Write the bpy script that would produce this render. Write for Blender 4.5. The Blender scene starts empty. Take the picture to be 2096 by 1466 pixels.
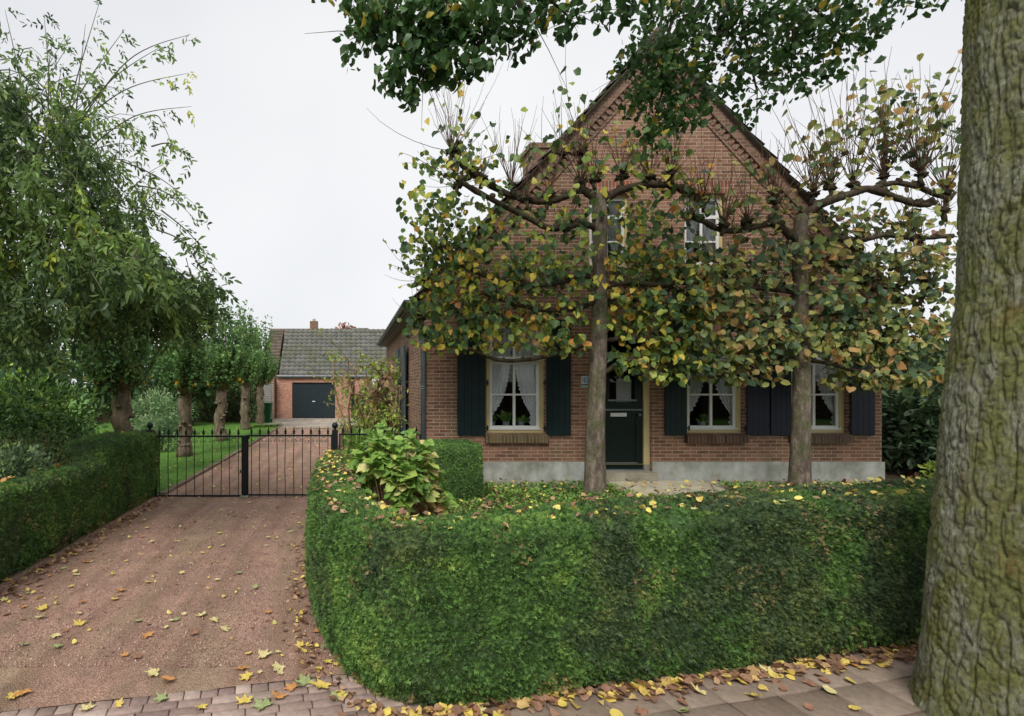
import bpy, math, random
import numpy as np
from mathutils import Vector, Matrix
R = math.radians
C = bpy.context.scene.collection
sc = bpy.context.scene
random.seed(7); rng = np.random.default_rng(7)

# ---------------------------------------------------------------- camera, sky, sun
F_PX, CX, CY = 1050.0, 720.0, 785.0        # focal length and vanishing point in photo pixels (2096 wide)
cam_d = bpy.data.cameras.new('camera'); cam = bpy.data.objects.new('camera', cam_d); C.objects.link(cam)
cam_d.sensor_width = 36; cam_d.lens = 36*F_PX/2096
cam_d.shift_x = (1048-CX)/2096; cam_d.shift_y = (CY-733)/2096
cam_d.clip_start = .05; cam_d.clip_end = 600
cam.location = (0, 0, 2.0); cam.rotation_euler = (R(90), 0, 0)
sc.camera = cam
def at(px, py, Y): return ((px-CX)/F_PX*Y, Y, 2-(py-CY)/F_PX*Y)

w = bpy.data.worlds.new("World"); sc.world = w; w.use_nodes = True
nt = w.node_tree; bg = nt.nodes['Background']
sky = nt.nodes.new('ShaderNodeTexSky'); sky.sky_type = 'NISHITA'; sky.sun_disc = False
sky.sun_elevation = R(48); sky.sun_rotation = R(205); sky.dust_density = 3
hs = nt.nodes.new('ShaderNodeHueSaturation'); hs.inputs['Saturation'].default_value = .35
nt.links.new(sky.outputs[0], hs.inputs['Color'])
tc = nt.nodes.new('ShaderNodeTexCoord'); nz = nt.nodes.new('ShaderNodeTexNoise')
nz.inputs['Scale'].default_value = 1.3; nz.inputs['Detail'].default_value = 3
nt.links.new(tc.outputs['Generated'], nz.inputs['Vector'])
cr = nt.nodes.new('ShaderNodeValToRGB')
cr.color_ramp.elements[0].position = .3; cr.color_ramp.elements[0].color = (4.05, 4.14, 4.38, 1)
cr.color_ramp.elements[1].position = .7; cr.color_ramp.elements[1].color = (5.15, 5.17, 5.2, 1)
nt.links.new(nz.outputs['Fac'], cr.inputs[0])
mx = nt.nodes.new('ShaderNodeMixRGB'); mx.inputs[0].default_value = .86
nt.links.new(hs.outputs[0], mx.inputs[1]); nt.links.new(cr.outputs[0], mx.inputs[2])
nt.links.new(mx.outputs[0], bg.inputs['Color']); bg.inputs['Strength'].default_value = .1
sd = bpy.data.lights.new('sun', 'SUN'); sd.energy = 1.5; sd.angle = R(25); sd.color = (1, .965, .92)
sun = bpy.data.objects.new('sun', sd); C.objects.link(sun)
# light comes from behind the camera, high and a little to the left
dirv = Vector((math.sin(R(205))*math.cos(R(48)), math.cos(R(205))*math.cos(R(48)), math.sin(R(48))))
sun.rotation_euler = dirv.to_track_quat('Z', 'Y').to_euler(); sun.location = (-5, -10, 20)
sc.view_settings.view_transform = 'Standard'; sc.view_settings.look = 'None'
sc.view_settings.exposure = 0.95; sc.view_settings.gamma = 1

# ---------------------------------------------------------------- numeric helpers
def _h(ix, iy, iz):
    n = (ix*73856093) ^ (iy*19349663) ^ (iz*83492791)
    n = (n ^ (n >> 13))*1274126177 & 0x7fffffff
    n = (n ^ (n >> 15))*739982445 & 0x7fffffff
    return (n % 100003)/100003.0
def vnoise(p):
    p = np.asarray(p, float); i = np.floor(p).astype(np.int64); f = p-i; f = f*f*(3-2*f)
    r = 0
    for dx in (0, 1):
        for dy in (0, 1):
            for dz in (0, 1):
                wgt = (f[..., 0] if dx else 1-f[..., 0])*(f[..., 1] if dy else 1-f[..., 1])*(f[..., 2] if dz else 1-f[..., 2])
                r = r+wgt*_h(i[..., 0]+dx, i[..., 1]+dy, i[..., 2]+dz)
    return r
def fbm(p, oc=3):
    p = np.asarray(p, float); r = 0; a = .5; t = 0
    for k in range(oc): r = r+a*vnoise(p*2**k+17.3*k); t += a; a *= .5
    return r/t
def nrm(a):
    a = np.asarray(a, float); return a/np.maximum(np.linalg.norm(a, axis=-1, keepdims=True), 1e-9)
def rdir(n): return nrm(rng.normal(size=(n, 3)))

# ---------------------------------------------------------------- object helpers
ORG = {}
def tag(o, label=None, cat=None, group=None, kind=None):
    if label: o['label'] = label
    if cat: o['category'] = cat
    if group: o['group'] = group
    if kind: o['kind'] = kind
    return o
def thing(name, label, cat, loc=(0, 0, 0), group=None):
    o = bpy.data.objects.new(name, None); C.objects.link(o); o.location = loc; o.empty_display_size = .2
    ORG[o.name] = np.array(loc, float); return tag(o, label, cat, group)
def link(name, me, mats, parent, loc=None):
    for m in (mats if isinstance(mats, (list, tuple)) else [mats]): me.materials.append(m)
    o = bpy.data.objects.new(name, me); C.objects.link(o)
    if parent: o.parent = parent; ORG[o.name] = ORG[parent.name]
    else: ORG[o.name] = np.array(loc if loc is not None else (0, 0, 0), float); o.location = ORG[o.name]
    return o
def mesh_np(name, V, groups, mats, parent=None, tint=None, mi=None, smooth=False, loc=None):
    """groups: list of (m,k) int arrays; tint: per-face floats in the same order"""
    org = ORG[parent.name] if parent else np.array(loc if loc is not None else (0, 0, 0), float)
    V = np.asarray(V, float)-org
    me = bpy.data.meshes.new(name)
    me.vertices.add(len(V)); me.vertices.foreach_set('co', V.astype(np.float32).ravel())
    groups = [g for g in groups if len(g)]
    nl = sum(g.size for g in groups); nf = sum(len(g) for g in groups)
    me.loops.add(nl); me.loops.foreach_set('vertex_index', np.concatenate([g.ravel() for g in groups]).astype(np.int32))
    tot = np.concatenate([np.full(len(g), g.shape[1]) for g in groups])
    st = np.concatenate([[0], np.cumsum(tot)[:-1]])
    me.polygons.add(nf); me.polygons.foreach_set('loop_start', st.astype(np.int32)); me.polygons.foreach_set('loop_total', tot.astype(np.int32))
    if mi is not None: me.polygons.foreach_set('material_index', np.asarray(mi, np.int32))
    if smooth: me.polygons.foreach_set('use_smooth', np.ones(nf, bool))
    me.update(calc_edges=True)
    if tint is not None:
        a = me.attributes.new('tint', 'FLOAT', 'FACE'); a.data.foreach_set('value', np.asarray(tint, np.float32))
    return link(name, me, mats, parent, loc)
class MB:
    def __init__(s): s.v = []; s.f = []; s.m = []
    def add(s, vs, fs, m=0):
        b = len(s.v); s.v += [tuple(v) for v in vs]; s.f += [tuple(i+b for i in f) for f in fs]; s.m += [m]*len(fs); return s
    def box(s, x0, x1, y0, y1, z0, z1, m=0, M=None, bev=0):
        if bev:
            b = bev; vs = []; 
            for (z, d) in ((z0, b), (z0+b, 0), (z1-b, 0), (z1, b)):
                vs += [(x0+d, y0+d, z), (x1-d, y0+d, z), (x1-d, y1-d, z), (x0+d, y1-d, z)]
            fs = [(3, 2, 1, 0), (12, 13, 14, 15)]
            for k in range(3):
                for j in range(4): a = 4*k+j; c = 4*k+(j+1) % 4; fs.append((a, c, c+4, a+4))
        else:
            vs = [(x0, y0, z0), (x1, y0, z0), (x1, y1, z0), (x0, y1, z0), (x0, y0, z1), (x1, y0, z1), (x1, y1, z1), (x0, y1, z1)]
            fs = [(3, 2, 1, 0), (4, 5, 6, 7), (0, 1, 5, 4), (1, 2, 6, 5), (2, 3, 7, 6), (3, 0, 4, 7)]
        if M is not None: vs = [tuple(M @ Vector(v)) for v in vs]
        return s.add(vs, fs, m)
    def xz(s, poly, y0, y1, m=0):           # polygon in x,z extruded along y
        n = len(poly); vs = [(p[0], y0, p[1]) for p in poly]+[(p[0], y1, p[1]) for p in poly]
        return s.add(vs, [tuple(range(n)), tuple(range(2*n-1, n-1, -1))]+[(i, i+n, (i+1) % n+n, (i+1) % n) for i in range(n)], m)
    def tube(s, pts, rad, n=6, m=0, cap=True, lump=0):
        pts = [Vector(p) for p in pts]; k = len(pts)
        if not hasattr(rad, '__len__'): rad = [rad]*k
        prev = None; vs = []
        for i in range(k):
            t = (pts[min(i+1, k-1)]-pts[max(i-1, 0)]).normalized()
            if prev is None: u = t.orthogonal().normalized()
            else:
                u = prev-t*prev.dot(t)
                u = u.normalized() if u.length > 1e-6 else t.orthogonal().normalized()
            prev = u; v = t.cross(u)
            for j in range(n):
                a = 2*math.pi*j/n; r = rad[i]*(1+(random.uniform(-lump, lump) if lump else 0))
                vs.append(pts[i]+u*math.cos(a)*r+v*math.sin(a)*r)
        fs = [(i*n+j, i*n+(j+1) % n, (i+1)*n+(j+1) % n, (i+1)*n+j) for i in range(k-1) for j in range(n)]
        if cap: fs += [tuple(range(n-1, -1, -1)), tuple(range((k-1)*n, k*n))]
        return s.add(vs, fs, m)
    def ball(s, c, r, nu=12, nv=8, m=0, lump=0, sc=(1, 1, 1)):
        vs = [(c[0], c[1], c[2]-r*sc[2])]
        for i in range(1, nv):
            a = math.pi*i/nv-math.pi/2
            for j in range(nu):
                b = 2*math.pi*j/nu; q = r*(1+random.uniform(-lump, lump))
                vs.append((c[0]+q*sc[0]*math.cos(a)*math.cos(b), c[1]+q*sc[1]*math.cos(a)*math.sin(b), c[2]+q*sc[2]*math.sin(a)))
        vs.append((c[0], c[1], c[2]+r*sc[2])); fs = []
        for j in range(nu):
            fs.append((0, 1+(j+1) % nu, 1+j)); b = 1+(nv-2)*nu; fs.append((b+j, b+(j+1) % nu, len(vs)-1))
            for i in range(nv-2): a = 1+i*nu; fs.append((a+j, a+(j+1) % nu, a+nu+(j+1) % nu, a+nu+j))
        return s.add(vs, fs, m)
    def build(s, name, mats, parent=None, smooth=False, loc=None):
        org = ORG[parent.name] if parent else np.array(loc if loc is not None else (0, 0, 0), float)
        me = bpy.data.meshes.new(name); me.from_pydata([tuple(np.array(v)-org) for v in s.v], [], s.f)
        me.polygons.foreach_set('material_index', s.m)
        if smooth: me.polygons.foreach_set('use_smooth', [True]*len(s.f))
        me.update(); return link(name, me, mats, parent, loc)
def copy_tree(o, parent=None):
    c = o.copy(); C.objects.link(c); c.parent = parent
    if parent is None: ORG[c.name] = np.array(o.location)
    for ch in list(o.children): copy_tree(ch, c)
    return c

# ---------------------------------------------------------------- materials
def lin(*c):
    f = lambda v: (v/255/12.92) if v/255 <= .04045 else ((v/255+.055)/1.055)**2.4
    return tuple(f(v) for v in c)+(1,)
class Mat:
    def __init__(s, name, rough=.7, spec=.3):
        s.m = bpy.data.materials.new(name); s.m.use_nodes = True; s.t = s.m.node_tree; s.b = s.t.nodes['Principled BSDF']
        s.b.inputs['Roughness'].default_value = rough; s.b.inputs['Specular IOR Level'].default_value = spec
        s.tc = None
    def n(s, typ, **kw):
        x = s.t.nodes.new('ShaderNode'+typ)
        for k, v in kw.items():
            if hasattr(x, k): setattr(x, k, v)
            else: x.inputs[k.replace('_', ' ')].default_value = v
        return x
    def l(s, a, b): s.t.links.new(a, b)
    def obj(s):
        if not s.tc: s.tc = s.n('TexCoord')
        return s.tc.outputs['Object']
    def noise(s, scale, detail=3, vec=None, rough=.5, stretch=None):
        x = s.n('TexNoise'); x.inputs['Scale'].default_value = scale; x.inputs['Detail'].default_value = detail; x.inputs['Roughness'].default_value = rough
        v = vec or s.obj()
        if stretch: mp = s.n('Mapping'); mp.inputs['Scale'].default_value = stretch; s.l(v, mp.inputs[0]); v = mp.outputs[0]
        s.l(v, x.inputs['Vector']); return x.outputs['Fac']
    def ramp(s, fac, stops, interp='LINEAR'):
        r = s.n('ValToRGB'); e = r.color_ramp.elements; r.color_ramp.interpolation = interp
        e[0].position = stops[0][0]; e[0].color = stops[0][1]; e[1].position = stops[-1][0]; e[1].color = stops[-1][1]
        for p, c in stops[1:-1]: q = e.new(p); q.color = c
        s.l(fac, r.inputs[0]); return r.outputs[0]
    def mix(s, fac, a, b, mode='MIX'):
        x = s.n('MixRGB'); x.blend_type = mode
        for i, v in ((0, fac), (1, a), (2, b)):
            if isinstance(v, (int, float)): x.inputs[i].default_value = v
            elif isinstance(v, tuple): x.inputs[i].default_value = v
            else: s.l(v, x.inputs[i])
        return x.outputs[0]
    def bump(s, h, dist=.01, strength=1.):
        b = s.n('Bump'); b.inputs['Distance'].default_value = dist; b.inputs['Strength'].default_value = strength
        s.l(h, b.inputs['Height']); s.l(b.outputs[0], s.b.inputs['Normal']); return b
    def col(s, c):
        if isinstance(c, tuple): s.b.inputs['Base Color'].default_value = c
        else: s.l(c, s.b.inputs['Base Color'])
        return s
def plain(name, c, rough=.6, var=.12, scale=6, bump=0, spec=.3, metal=0, c2=None):
    m = Mat(name, rough, spec); m.b.inputs['Metallic'].default_value = metal
    n = m.noise(scale, 5, rough=.65)
    dk = c2 or tuple(v*(1-var*2) for v in c[:3])+(1,)
    m.col(m.ramp(n, [(.3, dk), (.65, c)]))
    if bump: m.bump(m.noise(scale*8, 4), bump)
    return m.m
def leafmat(name, stops, trans=.3, rough=.45, spec=.35, interp='LINEAR', gain=2.2):
    m = Mat(name, rough, spec); a = m.n('Attribute', attribute_name='tint')
    c = m.ramp(a.outputs['Fac'], stops, interp)
    nzz = m.noise(25, 2); c = m.mix(.5, c, m.ramp(nzz, [(.3, (.75*gain,)*3+(1,)), (.7, (1.4*gain,)*3+(1,))]), 'MULTIPLY')
    m.col(c)
    tr = m.n('BsdfTranslucent'); m.l(c, tr.inputs[0]); ms = m.n('MixShader'); ms.inputs[0].default_value = trans
    out = m.t.nodes['Material Output']; m.l(m.b.outputs[0], ms.inputs[1]); m.l(tr.outputs[0], ms.inputs[2]); m.l(ms.outputs[0], out.inputs[0])
    return m.m
def brickmat(name, axes, c1, c2, mortar, bw=.215, bh=.0615, stain=None, offset=.5, green=0, mort=.11, rot=None):
    m = Mat(name, .85, .2); sep = m.n('SeparateXYZ'); m.l(m.obj(), sep.inputs[0]); cb = m.n('CombineXYZ')
    m.l(sep.outputs[axes[0]], cb.inputs[0]); m.l(sep.outputs[axes[1]], cb.inputs[1])
    # slightly wavy courses
    wv = m.noise(1.5, 2); 
    br = m.n('TexBrick'); br.offset = offset; br.inputs['Scale'].default_value = 1; br.inputs['Brick Width'].default_value = bw; br.inputs['Row Height'].default_value = bh
    br.inputs['Mortar Size'].default_value = .0066; br.inputs['Mortar Smooth'].default_value = .3
    br.inputs['Color1'].default_value = (0, 0, 0, 1); br.inputs['Color2'].default_value = (1, 1, 1, 1); br.inputs['Mortar'].default_value = (.5, .5, .5, 1)
    m.l(cb.outputs[0], br.inputs['Vector'])
    tone = m.ramp(br.outputs['Color'], [(0, c1[0]), (.3, c1[1]), (.6, c2[0]), (1, c2[1])])
    tone = m.mix(.5, tone, m.ramp(m.noise(9, 4), [(.3, (.62, .6, .58, 1)), (.7, (1.3, 1.3, 1.3, 1))]), 'MULTIPLY')
    tone = m.mix(.45, tone, m.ramp(m.noise(.9, 4), [(.35, (.7, .7, .72, 1)), (.65, (1.2, 1.15, 1.1, 1))]), 'MULTIPLY')
    tone = m.mix(m.ramp(m.noise(.55, 6, rough=.7, stretch=(1, 1, .6)), [(.45, (0, 0, 0, 1)), (.7, (.45, .45, .45, 1))]), tone, lin(92, 80, 72))
    if green:
        gz = m.ramp(m.noise(1.6, 5), [(.48, (0, 0, 0, 1)), (.68, (green, green, green, 1))])
        tone = m.mix(gz, tone, lin(96, 92, 58))
    mc = m.mix(.5, mortar, m.ramp(m.noise(5, 4), [(.3, (.6, .6, .55, 1)), (.7, (1.2, 1.2, 1.2, 1))]), 'MULTIPLY')
    m.col(m.mix(br.outputs['Fac'], tone, mc))
    inv = m.n('Math', operation='SUBTRACT'); inv.inputs[0].default_value = 1; m.l(br.outputs['Fac'], inv.inputs[1])
    ad = m.n('Math', operation='ADD'); m.l(inv.outputs[0], ad.inputs[0]); m.l(m.noise(60, 3), ad.inputs[1])
    m.bump(ad.outputs[0], .006, .7); return m.m
RED = (lin(116, 82, 68), lin(132, 93, 77)), (lin(144, 103, 86), lin(156, 117, 98))
BRN = (lin(116, 88, 76), lin(140, 104, 90)), (lin(154, 116, 100), lin(172, 136, 116))
mort = lin(172, 158, 136)
M_brick = brickmat('house_brick', (0, 2), RED[0], RED[1], mort, green=.35)
M_brick_side = brickmat('side_brick', (1, 2), BRN[0], BRN[1], mort, green=.2)
M_brick_gar = brickmat('garage_brick', (0, 2), (lin(164, 112, 94), lin(176, 122, 104)), (lin(184, 130, 110), lin(196, 146, 126)), lin(190, 172, 152))
M_soldier = brickmat('soldier_brick', (0, 2), RED[0], (lin(140, 76, 60), lin(156, 92, 74)), mort, bw=.0615, bh=.215, offset=0)
M_sillbrick = brickmat('sill_brick', (0, 2), (lin(70, 52, 46), lin(84, 62, 50)), (lin(96, 72, 58), lin(104, 84, 66)), lin(120, 110, 96), bw=.0615, bh=.3, offset=0)
M_sillbrick2 = brickmat('mossy_sill_brick', (0, 2), (lin(86, 76, 50), lin(96, 84, 58)), (lin(110, 92, 66), lin(118, 104, 78)), lin(140, 130, 104), bw=.0615, bh=.3, offset=0)
M_verge = brickmat('verge_brick', (0, 2), (lin(104, 78, 66), lin(118, 88, 74)), (lin(130, 98, 82), lin(138, 108, 92)), lin(142, 126, 108), bw=.11, bh=.0615)
M_cream = plain('cream_paint', lin(205, 190, 140), .45, .08, 4)
M_white = plain('white_paint', lin(225, 226, 222), .4, .04, 5)
M_shut = plain('dark_green_paint', lin(20, 42, 42), .42, .15, 3, c2=lin(13, 29, 31))
M_shut2 = plain('dark_blue_green_paint', lin(30, 34, 52), .42, .15, 3, c2=lin(17, 24, 34))
M_door = plain('door_green_paint', lin(18, 34, 30), .35, .15, 3)
M_black = plain('black_paint', lin(24, 34, 36), .45, .2, 8)
M_rust = Mat('rusty_bar_paint', .7); M_rust.col(M_rust.ramp(M_rust.noise(14, 4, stretch=(1, 1, .5)), [(.42, lin(30, 36, 36)), (.6, lin(88, 58, 42))])); M_rust = M_rust.m
M_zinc = plain('zinc', lin(112, 124, 130), .45, .15, 5, metal=.3)
M_plinth = Mat('plinth_render', .85)
_c = M_plinth.mix(.7, M_plinth.ramp(M_plinth.noise(2.2, 6, rough=.7), [(.3, lin(128, 130, 120)), (.5, lin(165, 166, 160)), (.7, lin(188, 192, 190))]),
                  M_plinth.ramp(M_plinth.noise(7, 5, stretch=(1, 1, .3)), [(.35, (.7, .74, .66, 1)), (.6, (1.05, 1.05, 1.05, 1))]), 'MULTIPLY')
M_plinth.col(_c); M_plinth.bump(M_plinth.noise(30, 4), .004); M_plinth = M_plinth.m
M_conc = plain('concrete', lin(160, 154, 138), .9, .15, 3, .004, c2=lin(122, 118, 100))
M_conc_pale = plain('pale_concrete_slab', lin(190, 184, 160), .9, .1, 3, .003, c2=lin(160, 152, 126))
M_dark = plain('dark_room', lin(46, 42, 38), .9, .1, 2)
M_digit = plain('blue_enamel', lin(40, 80, 120), .4, .05)
M_plate = plain('white_enamel', lin(205, 222, 226), .35, .05)
M_plate2 = plain('pale_green_plate', lin(150, 186, 176), .4, .1)
M_bin = plain('green_plastic', lin(26, 84, 52), .45, .08)
M_curt = Mat('lace', .9); M_curt.col(lin(246, 246, 248))
_tr = M_curt.n('BsdfTranslucent'); _tr.inputs[0].default_value = lin(240, 242, 246); _tt = M_curt.n('BsdfTransparent')
_m1 = M_curt.n('MixShader'); _m1.inputs[0].default_value = .08; M_curt.l(M_curt.b.outputs[0], _m1.inputs[1]); M_curt.l(_tr.outputs[0], _m1.inputs[2])
_m2 = M_curt.n('MixShader'); _m2.inputs[0].default_value = .04; M_curt.l(_m1.outputs[0], _m2.inputs[1]); M_curt.l(_tt.outputs[0], _m2.inputs[2])
M_curt.l(_m2.outputs[0], M_curt.t.nodes['Material Output'].inputs[0]); M_curt = M_curt.m
M_glass = Mat('window_glass'); _g = M_glass.n('BsdfGlossy'); _g.inputs['Roughness'].default_value = .02; _g.inputs[0].default_value = (1, 1, 1, 1)
_t = M_glass.n('BsdfTransparent'); _t.inputs[0].default_value = (.92, .95, .94, 1); _fr = M_glass.n('Fresnel'); _fr.inputs[0].default_value = 1.5
_ms = M_glass.n('MixShader'); M_glass.l(_fr.outputs[0], _ms.inputs[0]); M_glass.l(_t.outputs[0], _ms.inputs[1]); M_glass.l(_g.outputs[0], _ms.inputs[2])
M_glass.l(_ms.outputs[0], M_glass.t.nodes['Material Output'].inputs[0]); M_glass = M_glass.m
def tilemat(name, c1, c2, moss):
    m = Mat(name, .8, .25); a = m.n('Attribute', attribute_name='tint')
    c = m.ramp(a.outputs['Fac'], [(0, c1), (1, c2)])
    c = m.mix(.6, c, m.ramp(m.noise(7, 5), [(.3, (.6, .6, .6, 1)), (.7, (1.25, 1.25, 1.25, 1))]), 'MULTIPLY')
    c = m.mix(m.ramp(m.noise(1.1, 5), [(.45, (0, 0, 0, 1)), (.7, (.65, .65, .65, 1))]), c, moss); m.col(c); return m.m
M_tile = tilemat('grey_roof_tile', lin(94, 94, 90), lin(118, 118, 112), lin(96, 98, 72))
M_tile_brown = tilemat('brown_roof_tile', lin(84, 74, 66), lin(112, 100, 88), lin(84, 82, 58))

def barkmat(name, ca, cb, cc, sx=1., moss=None, mossamt=.5, bump=.01):
    m = Mat(name, .9, .15); n1 = m.noise(14*sx, 5, stretch=(1, 1, .35), rough=.65)
    c = m.ramp(n1, [(.3, ca), (.5, cb), (.72, cc)])
    if moss:
        f = m.ramp(m.noise(3.1*sx, 5, rough=.7), [(.46, (0, 0, 0, 1)), (.62, (mossamt,)*3+(1,))]); c = m.mix(f, c, moss)
    m.col(c); m.bump(m.noise(45*sx, 5, stretch=(1, 1, .4)), bump); return m.m
M_bark_lime = barkmat('lime_bark', lin(70, 60, 54), lin(108, 96, 86), lin(150, 140, 122), moss=lin(84, 92, 56), mossamt=.75, bump=.02)
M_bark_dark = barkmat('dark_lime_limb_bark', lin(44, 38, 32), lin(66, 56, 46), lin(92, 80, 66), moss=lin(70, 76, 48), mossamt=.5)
M_bark_poll = barkmat('pollard_bark', lin(72, 60, 50), lin(112, 98, 84), lin(146, 132, 116), moss=lin(88, 92, 50), mossamt=.6)
M_twig = plain('twig', lin(104, 76, 62), .8, .2, 10)
M_twig_dry = plain('dry_stem', lin(158, 130, 98), .85, .25, 12)
M_twig_green = plain('green_twig', lin(92, 96, 70), .8, .2, 10)

def glasspane(name, x0, x1, y, z0, z1, parent):     # one sheet facing the street, so grazing views still see through it
    return MB().add([(x0, y, z0), (x1, y, z0), (x1, y, z1), (x0, y, z1)], [(0, 1, 2, 3)]).build(name, M_glass, parent)
# leaf materials: tint 0..1 runs along each species' own colours
M_l_lime = leafmat('lime_leaves', [(0, lin(40, 60, 36)), (.3, lin(62, 84, 44)), (.5, lin(90, 108, 48)), (.66, lin(122, 130, 52)), (.8, lin(164, 150, 58)), (.91, lin(160, 114, 52)), (1, lin(108, 74, 50))], .32, gain=2.5)
M_l_lime2 = leafmat('brownish_lime_leaves', [(0, lin(42, 60, 40)), (.3, lin(66, 84, 50)), (.5, lin(98, 108, 58)), (.68, lin(122, 122, 62)), (.84, lin(132, 110, 70)), (.93, lin(146, 108, 58)), (1, lin(104, 74, 62))], .3, gain=2.3)
M_l_street = leafmat('street_tree_leaves', [(0, lin(36, 58, 32)), (.5, lin(58, 86, 42)), (.8, lin(88, 108, 46)), (.93, lin(140, 140, 50)), (1, lin(160, 104, 50))], .35)
M_l_ash = leafmat('ash_leaves', [(0, lin(46, 64, 38)), (.35, lin(74, 94, 50)), (.6, lin(104, 126, 72)), (.8, lin(118, 142, 60)), (1, lin(160, 160, 66))], .4, gain=2.7)
M_l_poll = leafmat('pollard_leaves', [(0, lin(54, 76, 48)), (.5, lin(80, 108, 62)), (.85, lin(112, 136, 76)), (.95, lin(140, 140, 50)), (1, lin(190, 130, 40))], .45, gain=3.4)
M_l_laurel = leafmat('laurel_leaves', [(0, lin(34, 54, 34)), (.45, lin(56, 82, 46)), (.75, lin(96, 124, 60)), (1, lin(150, 172, 76))], .2, .4, .4, gain=2.8)
M_l_rhodo = leafmat('dark_evergreen_leaves', [(0, lin(34, 46, 34)), (.6, lin(56, 74, 50)), (.9, lin(88, 106, 72)), (1, lin(130, 150, 90))], .2, .4, .4, gain=3.5)
M_l_yew = leafmat('yew_needles', [(0, lin(42, 58, 32)), (.4, lin(60, 84, 42)), (.7, lin(80, 104, 50)), (.9, lin(108, 122, 60)), (1, lin(108, 92, 66))], .3, .6, .2, gain=3.9)
M_l_yew2 = leafmat('olive_yew_needles', [(0, lin(36, 48, 36)), (.4, lin(54, 68, 44)), (.7, lin(76, 86, 48)), (.9, lin(98, 104, 56)), (1, lin(98, 84, 62))], .3, .6, .2, gain=3.7)
M_l_hydr = leafmat('hydrangea_leaves', [(0, lin(84, 116, 54)), (.45, lin(112, 140, 64)), (.7, lin(140, 154, 78)), (.88, lin(180, 168, 116)), (1, lin(140, 98, 74))], .3, .5, gain=1.95)
M_l_cover = leafmat('ground_cover_leaves', [(0, lin(52, 80, 40)), (.5, lin(86, 122, 54)), (.85, lin(120, 150, 72)), (1, lin(160, 170, 90))], .3, gain=1.8)
M_l_shrub = leafmat('yellow_green_shrub_leaves', [(0, lin(82, 104, 46)), (.4, lin(122, 142, 62)), (.7, lin(156, 164, 78)), (.78, lin(138, 116, 86)), (1, lin(122, 100, 80))], .35)
M_l_grey = leafmat('grey_green_shrub_leaves', [(0, lin(58, 82, 54)), (.6, lin(96, 122, 84)), (1, lin(140, 156, 112))], .3)
M_l_back = leafmat('background_leaves', [(0, lin(40, 58, 40)), (.6, lin(70, 92, 56)), (.9, lin(106, 116, 60)), (1, lin(150, 120, 60))], .3)
M_l_conif = leafmat('blue_green_needles', [(0, lin(44, 80, 74)), (1, lin(96, 140, 128))], .2)
M_l_rust = leafmat('russet_leaves', [(0, lin(110, 66, 60)), (1, lin(150, 100, 88))], .3)
M_grass = leafmat('grass_blades', [(0, lin(74, 106, 46)), (.6, lin(104, 140, 62)), (1, lin(142, 168, 88))], .35, .6, gain=1.9)
M_l_fall = leafmat('litter_leaves', [(0, lin(112, 84, 66)), (.3, lin(146, 110, 88)), (.5, lin(174, 140, 108)), (.65, lin(214, 190, 96)), (.85, lin(222, 206, 110)), (1, lin(178, 190, 110))], .2, .6, gain=1.15)
def fallmat(name, c):
    m = Mat(name, .6, .3); q = m.mix(.7, c, m.ramp(m.noise(28, 4), [(.35, (.5, .42, .36, 1)), (.55, (1.08, 1.06, 1.02, 1))]), 'MULTIPLY'); m.col(q); return m.m
M_fall = {'yellow': fallmat('yellow_fallen_leaf', lin(206, 186, 98)), 'pale': fallmat('pale_fallen_leaf', lin(204, 194, 140)), 'orange': fallmat('orange_fallen_leaf', lin(190, 140, 84)),
          'brown': fallmat('brown_fallen_leaf', lin(146, 108, 86)), 'green': fallmat('green_fallen_leaf', lin(150, 162, 112))}

# ground materials
def gravel():
    m = Mat('red_gravel', .9, .2); vo = m.n('TexVoronoi'); vo.inputs['Scale'].default_value = 95; m.l(m.obj(), vo.inputs['Vector'])
    c = m.ramp(vo.outputs['Color'], [(0, lin(124, 94, 82)), (.4, lin(168, 132, 116)), (.75, lin(190, 156, 140)), (1, lin(208, 180, 164))])
    fine = m.ramp(m.noise(210, 2), [(.3, (.72, .72, .72, 1)), (.7, (1.2, 1.2, 1.2, 1))]); c = m.mix(.8, c, fine, 'MULTIPLY')
    dirt = m.ramp(m.noise(1.0, 7, rough=.7, stretch=(2.2, .5, 1)), [(.44, (0, 0, 0, 1)), (.58, (.85, .85, .85, 1))])
    c = m.mix(dirt, c, m.ramp(m.noise(60, 4), [(.3, lin(128, 110, 90)), (.7, lin(170, 148, 124))]))
    trk = m.ramp(m.noise(1.0, 5, rough=.6, stretch=(2.8, .16, 1)), [(.45, (0, 0, 0, 1)), (.62, (.6, .6, .6, 1))]); c = m.mix(trk, c, m.ramp(m.noise(80, 3), [(.3, lin(104, 82, 66)), (.7, lin(150, 122, 102))]))
    c = m.mix(.8, c, m.ramp(m.noise(2.6, 6, rough=.7), [(.3, (.66, .66, .67, 1)), (.7, (1.2, 1.17, 1.14, 1))]), 'MULTIPLY')
    m.col(c); m.bump(m.n('Math', operation='MULTIPLY').outputs[0], 0)
    m.t.nodes.remove(m.t.nodes['Bump']) if 'Bump' in m.t.nodes else None
    b = m.n('Bump'); b.inputs['Distance'].default_value = .012; b.inputs['Strength'].default_value = .8; m.l(vo.outputs['Distance'], b.inputs['Height'])
    b2 = m.n('Bump'); b2.inputs['Distance'].default_value = .02; b2.inputs['Strength'].default_value = .6; m.l(m.noise(9, 5), b2.inputs['Height']); m.l(b.outputs[0], b2.inputs['Normal'])
    m.l(b2.outputs[0], m.b.inputs['Normal']); return m.m
M_gravel = gravel()
M_soil = plain('soil', lin(92, 74, 58), .95, .25, 5, .01, c2=lin(62, 48, 38))
M_turf = plain('turf', lin(92, 132, 52), .95, .1, 2, .01, c2=lin(70, 106, 42))
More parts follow.
